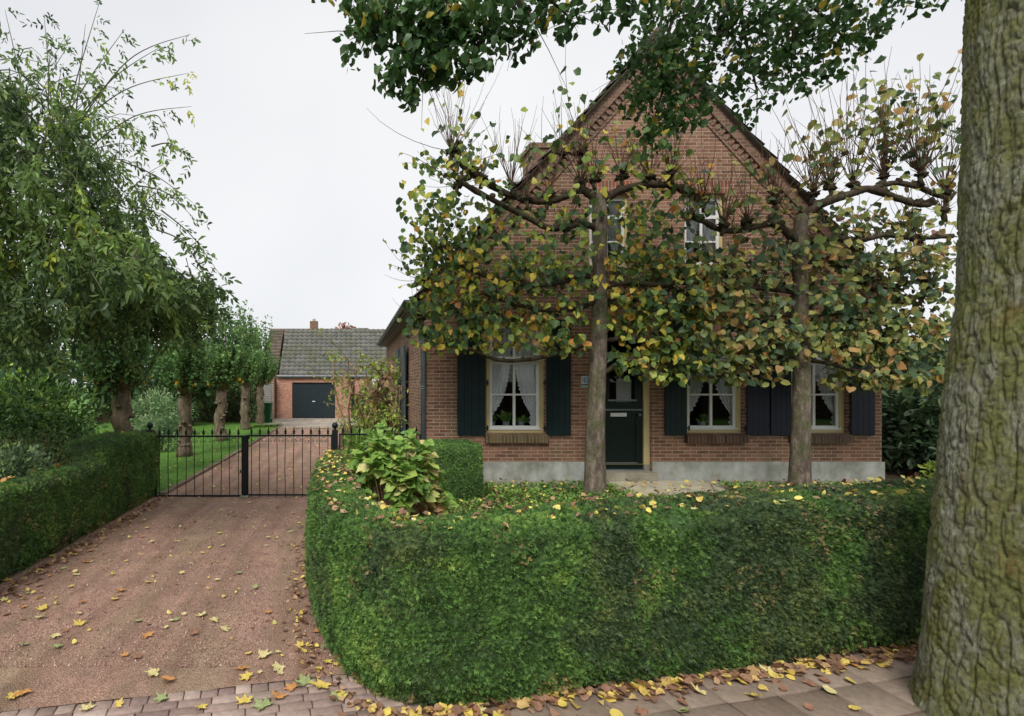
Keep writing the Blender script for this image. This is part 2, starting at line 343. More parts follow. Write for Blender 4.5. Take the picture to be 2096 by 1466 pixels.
M_asph = plain('asphalt', lin(84, 84, 84), .9, .1, 20, .004)
def pavermat(name, stops):
    m = Mat(name, .85, .25); a = m.n('Attribute', attribute_name='tint'); c = m.ramp(a.outputs['Fac'], stops)
    c = m.mix(.7, c, m.ramp(m.noise(22, 5, rough=.7), [(.3, (.66, .66, .66, 1)), (.7, (1.22, 1.22, 1.22, 1))]), 'MULTIPLY')
    c = m.mix(m.ramp(m.noise(2.5, 5), [(.5, (0, 0, 0, 1)), (.75, (.5, .5, .5, 1))]), c, lin(92, 88, 66)); m.col(c); m.bump(m.noise(120, 3), .003); return m.m
M_paver = pavermat('clay_paver', [(0, lin(132, 112, 104)), (.5, lin(160, 138, 128)), (1, lin(186, 166, 154))])
M_slab = pavermat('brown_grey_slab', [(0, lin(128, 112, 98)), (1, lin(146, 130, 116))])
M_apron = pavermat('apron_slab', [(0, lin(158, 146, 134)), (1, lin(182, 170, 156))])

# ---------------------------------------------------------------- leaf geometry
def T(vs, fs): return np.array(vs, float), fs
T_round = T([(0, 0, 0), (-.30, -.04, .03), (-.50, .28, .09), (-.40, .66, .07), (0, 1.02, -.05), (.40, .66, .07), (.50, .28, .09), (.30, -.04, .03), (0, .45, -.03)],
            [(0, 8, 2, 1), (8, 4, 3, 2), (0, 7, 6, 8), (8, 6, 5, 4)])
T_oval = T([(0, 0, 0), (-.20, .35, .06), (-.17, .7, .05), (0, 1, -.04), (.17, .7, .05), (.20, .35, .06)], [(0, 3, 2, 1), (0, 5, 4, 3)])
T_dia = T([(0, 0, 0), (-.22, .5, .03), (0, 1, 0), (.22, .5, .03)], [(0, 3, 2, 1)])
T_blade = T([(-.04, 0, 0), (.04, 0, 0), (.06, .6, .05), (0, 1, .2)], [(0, 1, 2, 3)])
def _fan(k, spread, ln, wd):
    vs = []; fs = []
    for i in range(k):
        a = (i/(k-1)-.5)*spread; l = ln*(1-.35*abs(i/(k-1)-.5)*2); d = np.array([math.sin(a), math.cos(a)]); p = np.array([d[1], -d[0]]); o = len(vs)
        b = np.array([0, .1*(i % 2)]); z = .06*((i*7) % 3-1)
        vs += [(b[0], b[1], 0), (*(b+d*l*.5-p*wd), z), (*(b+d*l), z*1.5), (*(b+d*l*.5+p*wd), z)]; fs.append((o, o+3, o+2, o+1))
    return T(vs, fs)
T_sprig = _fan(5, 2.3, 1, .13)
def _pinnate(k):  # ash leaf with paired leaflets
    vs = []; fs = []
    for i in range(k):
        for sd_ in (-1, 1):
            y = .15+.8*i/k; a = .85+.25*((i*3+sd_) % 3)/2; d = np.array([sd_*math.sin(a), math.cos(a)]); p = np.array([d[1], -d[0]]); l = .34; b = np.array([0, y]); o = len(vs)
            vs += [(b[0], b[1], 0), (*(b+d*l*.5-p*.125), .02), (*(b+d*l), -.05), (*(b+d*l*.5+p*.125), .02)]; fs.append((o, o+3, o+2, o+1))
    o = len(vs); vs += [(0, .9, 0), (-.1, 1.08, .02), (0, 1.28, -.05), (.1, 1.08, .02)]; fs.append((o, o+3, o+2, o+1))
    o = len(vs); vs += [(-.006, 0, 0), (.006, 0, 0), (.004, .95, 0), (-.004, .95, 0)]; fs.append((o, o+1, o+2, o+3))
    return T(vs, fs)
T_pinn = _pinnate(4)
def leaves(tpl, P, D, N, S):
    """one leaf per row: base P, tip direction D, normal hint N, size S"""
    tv, tf = tpl; P = np.asarray(P, float); n = len(P); y = nrm(D); z = np.asarray(N, float); z = z-(z*y).sum(1, keepdims=True)*y; z = nrm(z); x = np.cross(y, z)
    S = np.broadcast_to(np.asarray(S, float), (n,))
    wv = .62+.48*rng.random((n, 1, 1)); cv = rng.uniform(-1.2, 3.2, (n, 1, 1)); sk = rng.normal(0, .14, (n, 1, 1))
    V = P[:, None, :]+S[:, None, None]*((tv[None, :, 0:1]*wv+sk*tv[None, :, 1:2]**2)*x[:, None, :]+tv[None, :, 1:2]*y[:, None, :]+tv[None, :, 2:3]*cv*z[:, None, :])
    if len(tv) > 5: V = V+S[:, None, None]*rng.normal(0, .035 if len(tv) < 8 else .05, V.shape)*(np.arange(len(tv)) > 0)[None, :, None]
    k = len(tv); off = (np.arange(n)*k)[:, None, None]
    G = {}
    for f in tf: G.setdefault(len(f), []).append(f)
    gs = [(np.array(G[a])[None]+off).reshape(-1, a) for a in sorted(G)]
    rep = [len(G[a]) for a in sorted(G)]
    return V.reshape(-1, 3), gs, rep
def leafobj(name, tpl, P, D, N, S, tint, mat, parent=None, loc=None, extra=None):
    V, gs, rep = leaves(tpl, P, D, N, S); tint = np.clip(np.broadcast_to(tint, (len(P),)), 0, 1)
    tt = np.concatenate([np.repeat(tint, r) for r in rep])
    if extra:                                    # (MB, material): body geometry joined into the same mesh
        mb, em = extra; b = len(V); V = np.vstack([V, np.array(mb.v)]); G = {}
        for f in mb.f: G.setdefault(len(f), []).append([i+b for i in f])
        mi = np.zeros(len(tt), int)
        for k in sorted(G): gs.append(np.array(G[k])); tt = np.concatenate([tt, rng.random(len(G[k]))*.3]); mi = np.concatenate([mi, np.ones(len(G[k]), int)])
        return mesh_np(name, V, gs, [mat, em], parent, tt, mi, loc=loc)
    return mesh_np(name, V, gs, [mat], parent, tt, loc=loc)
def sample_tris(V, Tr, dens):
    V = np.asarray(V); Tr = np.asarray(Tr); a = V[Tr[:, 0]]; b = V[Tr[:, 1]]; c = V[Tr[:, 2]]
    cr_ = np.cross(b-a, c-a); ar = np.linalg.norm(cr_, axis=1)/2; n = int(ar.sum()*dens)
    idx = rng.choice(len(Tr), n, p=ar/ar.sum()); u = rng.random((n, 1)); v = rng.random((n, 1)); m_ = (u+v) > 1; u = np.where(m_, 1-u, u); v = np.where(m_, 1-v, v)
    return a[idx]+u*(b-a)[idx]+v*(c-a)[idx], nrm(cr_[idx])
def clumps(cl):
    """cl rows: x,y,z,rx,ry,rz,n -> points through each lump's volume"""
    P = []; O = []
    for (x, y, z, rx, ry, rz, n) in cl:
        d = rdir(int(n)); r = rng.random((int(n), 1))**.45; o = d*r; P.append(np.array([x, y, z])+o*np.array([rx, ry, rz])); O.append(d)
    return np.vstack(P), np.vstack(O)

# ================================================================= GROUND
def sheet(name, poly, z, mat, kind='structure', sub=None):
    mb = MB(); mb.add([(x, y, z) for x, y in poly], [tuple(range(len(poly)))]); o = mb.build(name, mat); return tag(o, kind=kind)
ua, na = Vector((.982, .191)), Vector((-.191, .982))
def un(u, n): p = ua*u+na*n; return (p.x, p.y)
sheet('ground', [(-250, -250), (250, -250), (250, 350), (-250, 350)], -.03, M_turf)
sheet('road', [un(-80, -9), un(80, -9), un(80, 1.2), un(-80, 1.2)], -.012, M_asph)
sheet('pavement_bed', [un(-80, 1.2), un(80, 1.2), un(80, 3.49), un(-80, 3.49)], -.008, M_soil)
# gravel drive with gentle relief
def relief(name, x0, x1, y0f, y1, step, z, mat, amp=.005):
    xs = np.arange(x0, x1+1e-6, step); ts = np.linspace(0, 1, 90); X, Tt = np.meshgrid(xs, ts); Y0 = y0f(X); Y = Y0+(y1-Y0)*Tt**1.6
    P = np.stack([X, Y, np.zeros_like(X)], -1); Z = z+amp*(fbm(P*1.7, 3)-.5)*2
    # shallow wheel tracks
    Z -= .012*(np.exp(-((X+2.5)/.22)**2)+np.exp(-((X+1.1)/.22)**2))
    V = np.stack([X, Y, Z], -1).reshape(-1, 3); r, c = X.shape; I = np.arange(r*c).reshape(r, c)
    q = np.stack([I[:-1, :-1], I[:-1, 1:], I[1:, 1:], I[1:, :-1]], -1).reshape(-1, 4)
    return tag(mesh_np(name, V, [q], [mat], smooth=True), kind='structure')
relief('driveway', -9.5, .9, lambda X: 3.54+.1945*X, 23.0, .12, .0, M_gravel)
def pavers(name, u0, u1, n0, n1, bw, bh, mat, gap=.006, th=.05, header=None, jitter=.003, z=.0):
    V = []; Q = []; t = []; row = 0; n = n1
    while n > n0:
        h = bh if not (header and row == 0) else header[1]; wdt = bw if not (header and row == 0) else header[0]
        u = u0-random.random()*wdt
        while u < u1:
            zz = z+random.uniform(-1, 1)*jitter; b = .006; k = len(V); wv = wdt*random.choice([1, 1, 1, .97]) ; a0, a1, c0, c1 = u+gap/2, u+wv-gap/2, n-h+gap/2, n-gap/2
            tx, ty = random.uniform(-.002, .002), random.uniform(-.002, .002); j = random.uniform(-.002, .002)
            for (d, dz) in ((0, -th), (0, -b), (b, 0)):
                for (p, q, sx, sy) in ((a0+d, c0+d+j, -1, -1), (a1-d, c0+d-j, 1, -1), (a1-d, c1-d-j, 1, 1), (a0+d, c1-d+j, -1, 1)):
                    x, y = un(p, q); V.append((x, y, zz+dz+sx*tx+sy*ty))
            Q.append((k+8, k+9, k+10, k+11))
            for l in (0, 4):
                for s_ in range(4): Q.append((k+l+s_, k+l+(s_+1) % 4, k+l+4+(s_+1) % 4, k+l+4+s_))
            t += [random.random()]*9; u += wv
        n -= h; row += 1
    return tag(mesh_np(name, V, [np.array(Q)], [mat], tint=t), kind='structure')
pavers('brick_pavement', -6.5, .95, 1.25, 3.47, .205, .078, M_paver, header=(.108, .088), z=.004)
pavers('slab_pavement', .95, 9, 1.25, 3.0, .38, .30, M_slab, gap=.012, z=.006)
sheet('lawn', [(-22, 9.3), (-3.38, 9.3), (-3.30, 15), (-3.28, 24.6), (-22, 26)], .02, M_turf)
# raised planted garden in front of the house, and the side bed
gp_ = [(.0, 9.0), (-.05, 7.3), (-.1, 5.6), (0, 4.6), (.2, 4.1), (.5, 3.6), (1.15, 3.6), (2.2, 3.8), (4.3, 4.2), (6.0, 4.55), (9, 5.1), (14, 6.1), (14, 9.0)]
gv = MB(); gv.add([(x, y, .27) for x, y in gp_], [tuple(range(len(gp_)))]); gv.add([(x, y, z) for x, y in gp_ for z in (-.02, .269)], [(2*i, 2*i+2, 2*i+3, 2*i+1) for i in range(len(gp_)-1)]); tag(gv.build('garden_bed', M_soil), kind='structure')
sheet('side_bed', [(-.42, 9.1), (1.28, 9.0), (1.28, 24), (-.42, 24)], .05, M_soil)
gv = MB(); gv.box(9.35, 16, 8.9, 22, -.02, .26); tag(gv.build('side_garden', M_soil), kind='structure')
pth = MB(); pth.box(1.9, 10.2, 8.42, 8.985, .2, .300); tag(pth.build('house_path', M_conc), kind='structure')
pth = MB(); pth.box(4.3, 5.95, 7.7, 8.9, .2, .318); tag(pth.build('door_path', M_conc_pale), kind='structure')
apr_u = None
def apron():
    V = []; Q = []; t = []
    for i in range(14):
        for j in range(14):
            x0 = -4.6+i*.5; y0 = 22.9+j*.45; k = len(V); g = .012; V += [(x0+g, y0+g, .02), (x0+.5-g, y0+g, .02), (x0+.5-g, y0+.45-g, .02), (x0+g, y0+.45-g, .02)]; Q.append((k, k+1, k+2, k+3)); t.append(random.random())
    tag(mesh_np('garage_apron', V, [np.array(Q)], [M_apron], tint=t), kind='structure')
    sheet('apron_base', [(-4.7, 22.9), (2.4, 22.9), (2.4, 29.3), (-4.7, 29.3)], .012, M_conc)
apron()
cb = MB(); ys = [9.1, 12, 15, 18, 21, 24.4]
for i in range(60):
    y0 = 9.15+i*.255; x = -3.38+.09*min(1, (y0-9)/6); cb.box(x-.06, x+.05, y0, y0+.25, -.02, .05+random.uniform(-.008, .008), bev=.008)
tag(cb.build('lawn_kerb', plain('kerb_brick', lin(134, 118, 98), .9, .25, 4)), kind='structure')
# grass
n = 42000; y = 9.3+(25.5-9.3)*rng.random(n)**1.35; x = -3.42-rng.random(n)**1.2*8.5
P = np.stack([x, y, np.full(n, .015)], 1); D = nrm(np.stack([rng.normal(0, .5, n), rng.normal(0, .5, n), np.ones(n)], 1))
go = leafobj('lawn_grass', T_blade, P, D, rdir(n), .03+.035*rng.random(n)+.004*(y-9)*.2, .15+.8*fbm(P*1.3, 3)+rng.normal(0, .12, n)-.1, M_grass)
tag(go, 'short bright green grass of the lawn beside the gravel drive', 'grass', kind='stuff')

# ================================================================= HOUSE
HY = 9.0; S = F_PX/HY
hx = lambda px: (px-CX)/S
hz = lambda py: 2-(py-CY)/S
XL, XR, ZB = 1.285, 9.30, .27
AX, AZ = 5.33, 8.06; slope = 1.083
def zroof(x): return AZ-slope*abs(x-AX)
house = thing('brick_farmhouse', 'brown brick farmhouse with steep gable, dark shutters and cream window frames', 'house', (5.3, HY, ZB))
WIN = [(hx(996), hx(1116), hz(887), hz(657)), (hx(1404), hx(1523), hz(887), hz(657)), (hx(1617), hx(1736), hz(887), hz(657))]
UP = [(hx(1205), hx(1289), hz(546), hz(396)), (hx(1401), hx(1485), hz(546), hz(396))]
DOOR = (hx(1226), hx(1334), hz(968), hz(662))
OPEN = WIN+UP+[DOOR]
def clip(poly, a, b, c):                     # keep a*x+b*z<=c
    out = []
    for i in range(len(poly)):
        p, q = poly[i], poly[(i+1) % len(poly)]; dp = a*p[0]+b*p[1]-c; dq = a*q[0]+b*q[1]-c
        if dp <= 0: out.append(p)
        if dp*dq < 0: t = dp/(dp-dq); out.append((p[0]+t*(q[0]-p[0]), p[1]+t*(q[1]-p[1])))
    return out
fm = MB(); xs = sorted({XL, XR, *[o[0] for o in OPEN], *[o[1] for o in OPEN]}); zs = sorted({ZB-.3, 8.2, *[o[2] for o in OPEN], *[o[3] for o in OPEN]})
for i in range(len(xs)-1):
    for j in range(len(zs)-1):
        cx_, cz_ = (xs[i]+xs[i+1])/2, (zs[j]+zs[j+1])/2
        if any(o[0] < cx_ < o[1] and o[2] < cz_ < o[3] for o in OPEN): continue
        p = [(xs[i], zs[j]), (xs[i+1], zs[j]), (xs[i+1], zs[j+1]), (xs[i], zs[j+1])]
        p = clip(p, slope, 1, AZ-.07+slope*AX); p = clip(p, -slope, 1, AZ-.07-slope*AX)
        if len(p) > 2: fm.add([(a, HY, b) for a, b in p], [tuple(range(len(p)))])
for (x0, x1, z0, z1) in OPEN:                # reveals
    y0, y1 = HY, HY+.15
    fm.add([(x0, y0, z0), (x0, y1, z0), (x0, y1, z1), (x0, y0, z1)], [(0, 1, 2, 3)], 1); fm.add([(x1, y0, z0), (x1, y0, z1), (x1, y1, z1), (x1, y1, z0)], [(0, 1, 2, 3)], 1)
    fm.add([(x0, y0, z1), (x0, y1, z1), (x1, y1, z1), (x1, y0, z1)], [(0, 1, 2, 3)], 1); fm.add([(x0, y0, z0), (x1, y0, z0), (x1, y1, z0), (x0, y1, z0)], [(0, 1, 2, 3)], 1)
fm.build('front_wall', [M_brick, M_brick_side], house)
sw = MB(); yb = 19.0
sw.add([(XL, HY, -.1), (XL, HY, 3.62), (XL, yb, 3.62), (XL, yb, -.1)], [(0, 1, 2, 3)]); sw.build('side_wall', M_brick_side, house); sw = MB(); sw.add([(XR, HY, -.1), (XR, yb, -.1), (XR, yb, 3.62), (XR, HY, 3.62)], [(0, 1, 2, 3)])
sw.build('side_wall', M_brick_side, house)
bw_ = MB(); bw_.add([(XL, yb, -.1), (XL, yb, 3.6), (AX, yb, 7.95), (XR, yb, 3.6), (XR, yb, -.1)], [(0, 1, 2, 3, 4)]); bw_.build('rear_wall', M_brick, house)
# rooms behind the windows
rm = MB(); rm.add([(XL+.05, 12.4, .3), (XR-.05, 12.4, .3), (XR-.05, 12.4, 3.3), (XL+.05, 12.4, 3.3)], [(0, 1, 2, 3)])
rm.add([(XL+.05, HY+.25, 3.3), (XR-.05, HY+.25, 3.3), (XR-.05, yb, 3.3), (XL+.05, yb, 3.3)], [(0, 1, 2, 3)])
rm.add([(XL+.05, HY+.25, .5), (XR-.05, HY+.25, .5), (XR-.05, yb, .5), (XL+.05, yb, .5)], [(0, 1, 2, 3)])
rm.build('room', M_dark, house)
# rendered plinth, broken by the door
pm = MB(); pt = hz(945.5)
for a, b in ((XL-.02, DOOR[0]), (DOOR[1], XR+.025)): pm.box(a, b, HY-.03, HY-.001, .1, pt, bev=.004)
pm.build('plinth', M_plinth, house)
pm = MB(); pm.box(DOOR[0]+.02, DOOR[1]-.02, HY-.22, HY+.1, .28, hz(964), bev=.006); pm.build('door_step', M_conc, house)

def frame_rect(mb, x0, x1, z0, z1, wdt, y0, y1, m=0, bot=None):
    b = bot or wdt
    mb.box(x0, x0+wdt, y0, y1, z0, z1, m); mb.box(x1-wdt, x1, y0, y1, z0, z1, m)
    mb.box(x0+wdt, x1-wdt, y0, y1, z1-wdt, z1, m); mb.box(x0+wdt, x1-wdt, y0, y1, z0, z0+b, m)
def curtain(parent, x0, x1, z0, z1, side, y, tie=.22, full=.95):
    """side -1: gathered to the left; +1: to the right"""
    nu_, nv_ = 46, 60; V = []; wd = (x1-x0)
    for j in range(nv_):
        t = j/(nv_-1)
        if t < .86:
            q = t/.86; wf = full*(1-.24*q-(.70-tie*.5)*q**4.2)
        else: wf = tie*.75
        wf = max(wf, tie*.55)
        z = z1+(z0-z1)*t
        for i in range(nu_):
            s_ = i/(nu_-1); off = s_*wf*wd
            ruf = 0; 
            if i >= nu_-3: ruf = .012*math.sin(t*150)+.01; 
            x = (x0+off+ruf*(i-nu_+4)/3) if side < 0 else (x1-off-ruf*(i-nu_+4)/3)
            amp = .018*(.4+.6*(1-wf)); yy = y+amp*math.sin(s_*40+3*math.sin(t*3))+(.02*math.sin(t*130) if i >= nu_-3 else 0)
            V.append((x, yy, z-(.05*s_*math.sin(math.pi*min(t/.86, 1)))))
    I = np.arange(nu_*nv_).reshape(nv_, nu_); q = np.stack([I[:-1, :-1], I[:-1, 1:], I[1:, 1:], I[1:, :-1]], -1).reshape(-1, 4)
    return mesh_np('curtain', V, [q], [M_curt], parent, smooth=True)
def window(o, lower, sillmat, cur=True, upper=False):
    x0, x1, z0, z1 = o; yf = HY+.075
    fr = MB(); fw = .075 if not upper else .05
    fw_ = fw; frame_rect(fr, x0+.002, x1-.002, z0+.002, z1-.002, fw_, yf, yf+.09, bot=.07 if not upper else .05)
    if not upper: fr.box(x0+fw, x1-fw, yf+.002, yf+.09, lower-.02, lower+.03)
    f = fr.build('window', M_cream, house)
    sa = MB(); a, b = x0+fw, x1-fw; xm = (a+b)/2
    if not upper:
        # lower sash
        frame_rect(sa, a, b, z0+.07, lower-.02, .05, yf+.02, yf+.065, bot=.055); sa.box(a-.02, b+.02, yf-.02, yf+.019, z0+.055, z0+.085)
        sa.box(xm-.022, xm+.022, yf+.022, yf+.06, z0+.125, lower-.07); zm = (z0+.125+lower-.07)/2+.01
        sa.box(a+.05, xm-.022, yf+.024, yf+.058, zm-.016, zm+.016); sa.box(xm+.022, b-.05, yf+.024, yf+.058, zm-.016, zm+.016)
        # upper sash
        frame_rect(sa, a, b, lower+.03, z1-fw, .045, yf+.02, yf+.065); sa.box(xm-.022, xm+.022, yf+.022, yf+.06, lower+.075, z1-fw-.045)
        sa.box(a-.01, b+.01, yf-.035, yf+.019, lower+.0, lower+.045)
    else:
        zz = z0+.05; frame_rect(sa, a, b, zz, z1-.05, .045, yf+.02, yf+.065); sa.box(xm-.02, xm+.02, yf+.022, yf+.06, zz+.045, z1-.095)
        for q in (.36, .70): zq = z0+(z1-z0)*q; wq = .03 if q == .70 else .014; sa.box(a+.045, xm-.02, yf+.024, yf+.058, zq-wq, zq+wq); sa.box(xm+.02, b-.045, yf+.024, yf+.058, zq-wq, zq+wq)
    sa.build('sash', M_white, f)
    glasspane('pane', a+.01, b-.01, yf+.042, z0+.08, z1-.06, f)
    yc = yf+.085
    if not upper:
        curtain(f, a-.02, xm+.005, z0+.05, z1-.05, -1, yc, .24, .96); curtain(f, xm-.005, b+(.02 if a < 4 else .13), z0+.05, z1-.05, 1, yc, .44, 1.0)
        sl = MB(); e = .03; sl.add([(x0-e, HY-.09, z0-.16), (x1+e, HY-.09, z0-.16), (x1+e, HY-.001, z0-.16), (x0-e, HY-.001, z0-.16), (x0-e, HY-.09, z0-.035), (x1+e, HY-.09, z0-.035), (x1+e, HY+.07, z0+.004), (x0-e, HY+.07, z0+.004),
                ], [(0, 1, 5, 4), (4, 5, 6, 7), (3, 2, 1, 0), (0, 4, 7, 3), (1, 2, 6, 5)]); sl.build('sill', sillmat, f)
        ar = MB(); ar.xz([(x0-.02, z1+.004), (x1+.02, z1+.004), (x1+.1, z1+.222), (x0-.1, z1+.222)], HY-.004, HY-.0005); ar.build('brick_arch', M_soldier, f)
    else:
        curtain(f, a-.02, xm-.0, z0+.05, z1-.05, -1, yc, .8, 1.); curtain(f, xm-.02, b+.1, z0+.05, z1-.05, 1, yc, .8, 1.)
        sl = MB(); sl.box(x0-.04, x1+.04, HY-.06, HY+.07, z0-.06, z0-.001); sl.build('sill', M_cream, f)
        ar = MB(); ar.xz([(x0-.02, z1+.004), (x1+.02, z1+.004), (x1+.07, z1+.222), (x0-.07, z1+.222)], HY-.004, HY-.0005); ar.build('brick_arch', M_soldier, f)
    return f
lowz = hz(738)
window(WIN[0], lowz, M_sillbrick2); window(WIN[1], lowz, M_sillbrick); window(WIN[2], lowz, M_sillbrick)
for u in UP: window(u, None, None, upper=True)
def shutter(x0, x1, mat, hinge_right):
    z0, z1 = hz(891), hz(655); sh = MB(); nb = 4; wd = (x1-x0)/nb
    for i in range(nb): sh.box(x0+i*wd+.002, x0+(i+1)*wd-.002, HY-.05, HY-.022, z0, z1, bev=.004)
    sh.box(x0+.01, x1-.01, HY-.021, HY-.004, z0+.1, z0+.2); sh.box(x0+.01, x1-.01, HY-.021, HY-.004, z1-.2, z1-.1)
    o = sh.build('shutter', mat, house); xh = x1 if hinge_right else x0; d = 1 if hinge_right else -1
    for zz in (z0+.13, z0+.92):
        h = MB(); h.box(min(xh, xh+d*.055), max(xh, xh+d*.055), HY-.045, HY-.03, zz-.014, zz+.014); h.tube([(xh+d*.035, HY-.05, zz-.05), (xh+d*.035, HY-.05, zz+.05)], .012, 6); h.build('hinge', M_black, o)
for a, b, m_, hr in ((935, 993, M_shut, 1), (1116, 1167, M_shut, 0), (1358, 1403, M_shut, 1), (1525, 1571, M_shut2, 0), (1573, 1616, M_shut2, 1), (1737, 1786, M_shut2, 0)):
    shutter(hx(a)+.004, hx(b)-.004, m_, hr)
# door
x0, x1, z0, z1 = DOOR; fr = MB(); yf = HY+.06
frame_rect(fr, x0+.002, x1-.002, z0+.14, z1-.002, .10, yf, yf+.1, bot=.001); fr.box(x0+.1, x1-.1, yf+.002, yf+.098, hz(733), hz(722))
drf = fr.build('door_frame', M_cream, house)
blk = MB(); blk.box(x0+.002, x0+.10, yf-.004, yf+.1, z0-.02, z0+.139); blk.build('stone_foot', M_conc, drf); blk = MB(); blk.box(x1-.10, x1-.002, yf-.004, yf+.1, z0-.02, z0+.139); blk.build('stone_foot', M_conc, drf)
glasspane('fanlight', x0+.11, x1-.11, yf+.05, hz(720), z1-.1, drf)
dl = MB(); a, b = x0+.1, x1-.1; yd = yf+.035; zt = hz(734)
dl.box(a+.004, b-.004, yd+.012, yd+.045, z0+.03, hz(842), 0); frame_rect(dl, a+.004, b-.004, z0+.03, hz(841), .12, yd, yd+.0119)
frame_rect(dl, a+.004, b-.004, hz(838), zt, .13, yd, yd+.045, bot=.12); dl.box(a+.005, b-.005, yd-.02, yd+.044, hz(841), hz(838), 1)
dl.box(a+.004, b-.1, yd-.012, yd-.0005, z0+.155, z0+.168, 1); dl.box(a+.004, b-.004, yd-.03, yd-.001, z0+.012, z0+.05, 2); dl.box(a+.1, b-.12, yd-.018, yd-.001, hz(822), hz(818), 1)
door = dl.build('door', [M_door, plain('door_trim', lin(120, 130, 132), .5), M_zinc], house)
glasspane('door_pane', a+.12, b-.12, yd+.02, hz(826), zt-.11, door)
cu = MB(); cu.box(a+.3, b-.16, yd+.09, yd+.094, hz(824), hz(775)); cu.build('door_curtain', M_curt, door)
ls = MB(); ls.box(hx(1255), hx(1288), yd-.012, yd-.0005, hz(853.5), hz(846), bev=.003); ls.build('letter_slot', M_white, door)
kn = MB(); kn.ball((b-.08, yd-.045, hz(850)), .028, 10, 8); kn.tube([(b-.08, yd-.04, hz(850)), (b-.08, yd, hz(850))], .01); kn.build('door_knob', M_zinc, door, True)
ar = MB(); ar.xz([(x0-.02, z1+.004), (x1+.02, z1+.004), (x1+.09, z1+.26), (x0-.09, z1+.26)], HY-.004, HY-.0005); ar.build('brick_arch', M_soldier, drf)
# number plate
pl = MB(); a, b, c, d = hx(1189.5), hx(1205), hz(786), hz(770); pl.box(a, b, HY-.012, HY-.002, c, d, 0, bev=.002)
def stroke(q): pl.box(q[0], q[1], HY-.0155, HY-.0125, q[2], q[3], 1)
wn, hn = (b-a), (d-c); g = lambda u0, u1, v0, v1: stroke((a+wn*u0, a+wn*u1, c+hn*v0, c+hn*v1))
g(.14, .20, .45, .84); g(.201, .34, .38, .46); g(.341, .42, .15, .85); g(.421, .46, .38, .46)      # 4
g(.56, .63, .2, .8); g(.79, .86, .2, .8); g(.56, .86, .80, .87); g(.56, .86, .13, .20)             # 0
pl.box(a, b, HY-.01, HY-.002, hz(794), hz(788.5), 2, bev=.002)
pl.build('house_number', [M_plate, M_digit, M_plate2], house)
# wall anchors, verge bands
def vpt(side, t, d):                          # point on the verge: t metres of run from the apex, d metres below the roof line (square to it)
    L = math.hypot(1, slope); x = AX+side*t; z = AZ-slope*t; nx, nz_ = -side*slope/L, -1/L; return (x+nx*d, z+nz_*d)
vm = MB(); Tm = 4.02+.17
for sd_ in (-1, 1):
    def strip(d0, d1, y0, t0=0., t1=Tm, mi=0):
        p = [vpt(sd_, t0, d0), vpt(sd_, t1, d0), vpt(sd_, t1, d1), vpt(sd_, t0, d1)]
        if sd_ < 0: p = p[::-1]
        vm.xz(p, y0, HY-.0007, mi)
    strip(.05, .215, HY-.05); strip(.335, .385, HY-.02)
    L = 5.95; k = 0; stp = .118/math.hypot(1, slope); t = .3
    while t < Tm-.1:
        strip(.2155, .3345, HY-.03, t, t+stp*.5); t += stp
vm.build('verge_band', M_verge, house)
def tiled(name, p0, along, down, length, run, parent, mat, row=.33, per=.24, amp=.022, samples=5):
    """rows of pantiles; p0 ridge corner, along/down unit vectors"""
    along = np.array(along, float); down = np.array(down, float); nn = np.cross(down, along); nn = nn if nn[2] > 0 else -nn
    nr = int(math.ceil(run/row)); nc = int(length/per); k = nc*samples+1; s_ = np.linspace(0, nc*per, k); ph = (s_/per) % 1
    prof = amp*np.where(ph < .62, np.sin(ph/.62*math.pi), -.55*np.sin((ph-.62)/.38*math.pi))
    V = []; Q = []; tt = []
    for r in range(nr):
        for q, (dv, lift) in enumerate(((0, .0), (1.03, .045), (1.03, .0))):
            V.append(np.array(p0)+along*s_[:, None]+down*min((r+dv)*row, run+.05)+nn*(prof+lift)[:, None])
        b = r*3*k; i = np.arange(k-1); Q.append(np.stack([b+i, b+i+1, b+k+i+1, b+k+i], 1)); Q.append(np.stack([b+k+i, b+k+i+1, b+2*k+i+1, b+2*k+i], 1))
        tc_ = rng.random(nc).repeat(samples); tt += [tc_, tc_*.5]
    # thickness underneath
    V = np.vstack(V); Q = np.vstack(Q); b = len(V); e = np.array(p0)
    U = [e-nn*.05, e+along*length-nn*.05, e+along*length+down*run-nn*.05, e+down*run-nn*.05]; U += [u_+nn*.045 for u_ in U]
    V = np.vstack([V, np.array(U)]); Q = np.vstack([Q, np.array([(b, b+1, b+2, b+3), (b, b+3, b+7, b+4), (b+1, b+5, b+6, b+2), (b+3, b+2, b+6, b+7)])])
    tt = np.concatenate(tt+[np.zeros(4)])
    return mesh_np(name, V, [Q], [mat], parent, tint=tt)
Lr = math.hypot(1, slope); dL = (-1/Lr, 0, -slope/Lr); dR = (1/Lr, 0, -slope/Lr); runr = 4.28*Lr
roofL = tiled('roof', (AX, HY-.12, AZ), (0, 1, 0), dL, yb-HY+.2, runr, house, M_tile_brown, samples=4)
roofR = tiled('roof', (AX, HY-.12, AZ), (0, 1, 0), dR, yb-HY+.2, runr, house, M_tile_brown, samples=4)
rd = MB(); rd.tube([(AX, HY-.13+i*.35, AZ+.02) for i in range(30)], .1, 8); rd.build('ridge_tiles', M_tile_brown, house, True)
ch = MB(); ch.box(4.2, 4.83, 12, 12.6, 5.8, 7.5, 0); ch.box(4.16, 4.87, 11.96, 12.64, 7.5, 7.62, 0); ch.build('chimney', M_verge, house)
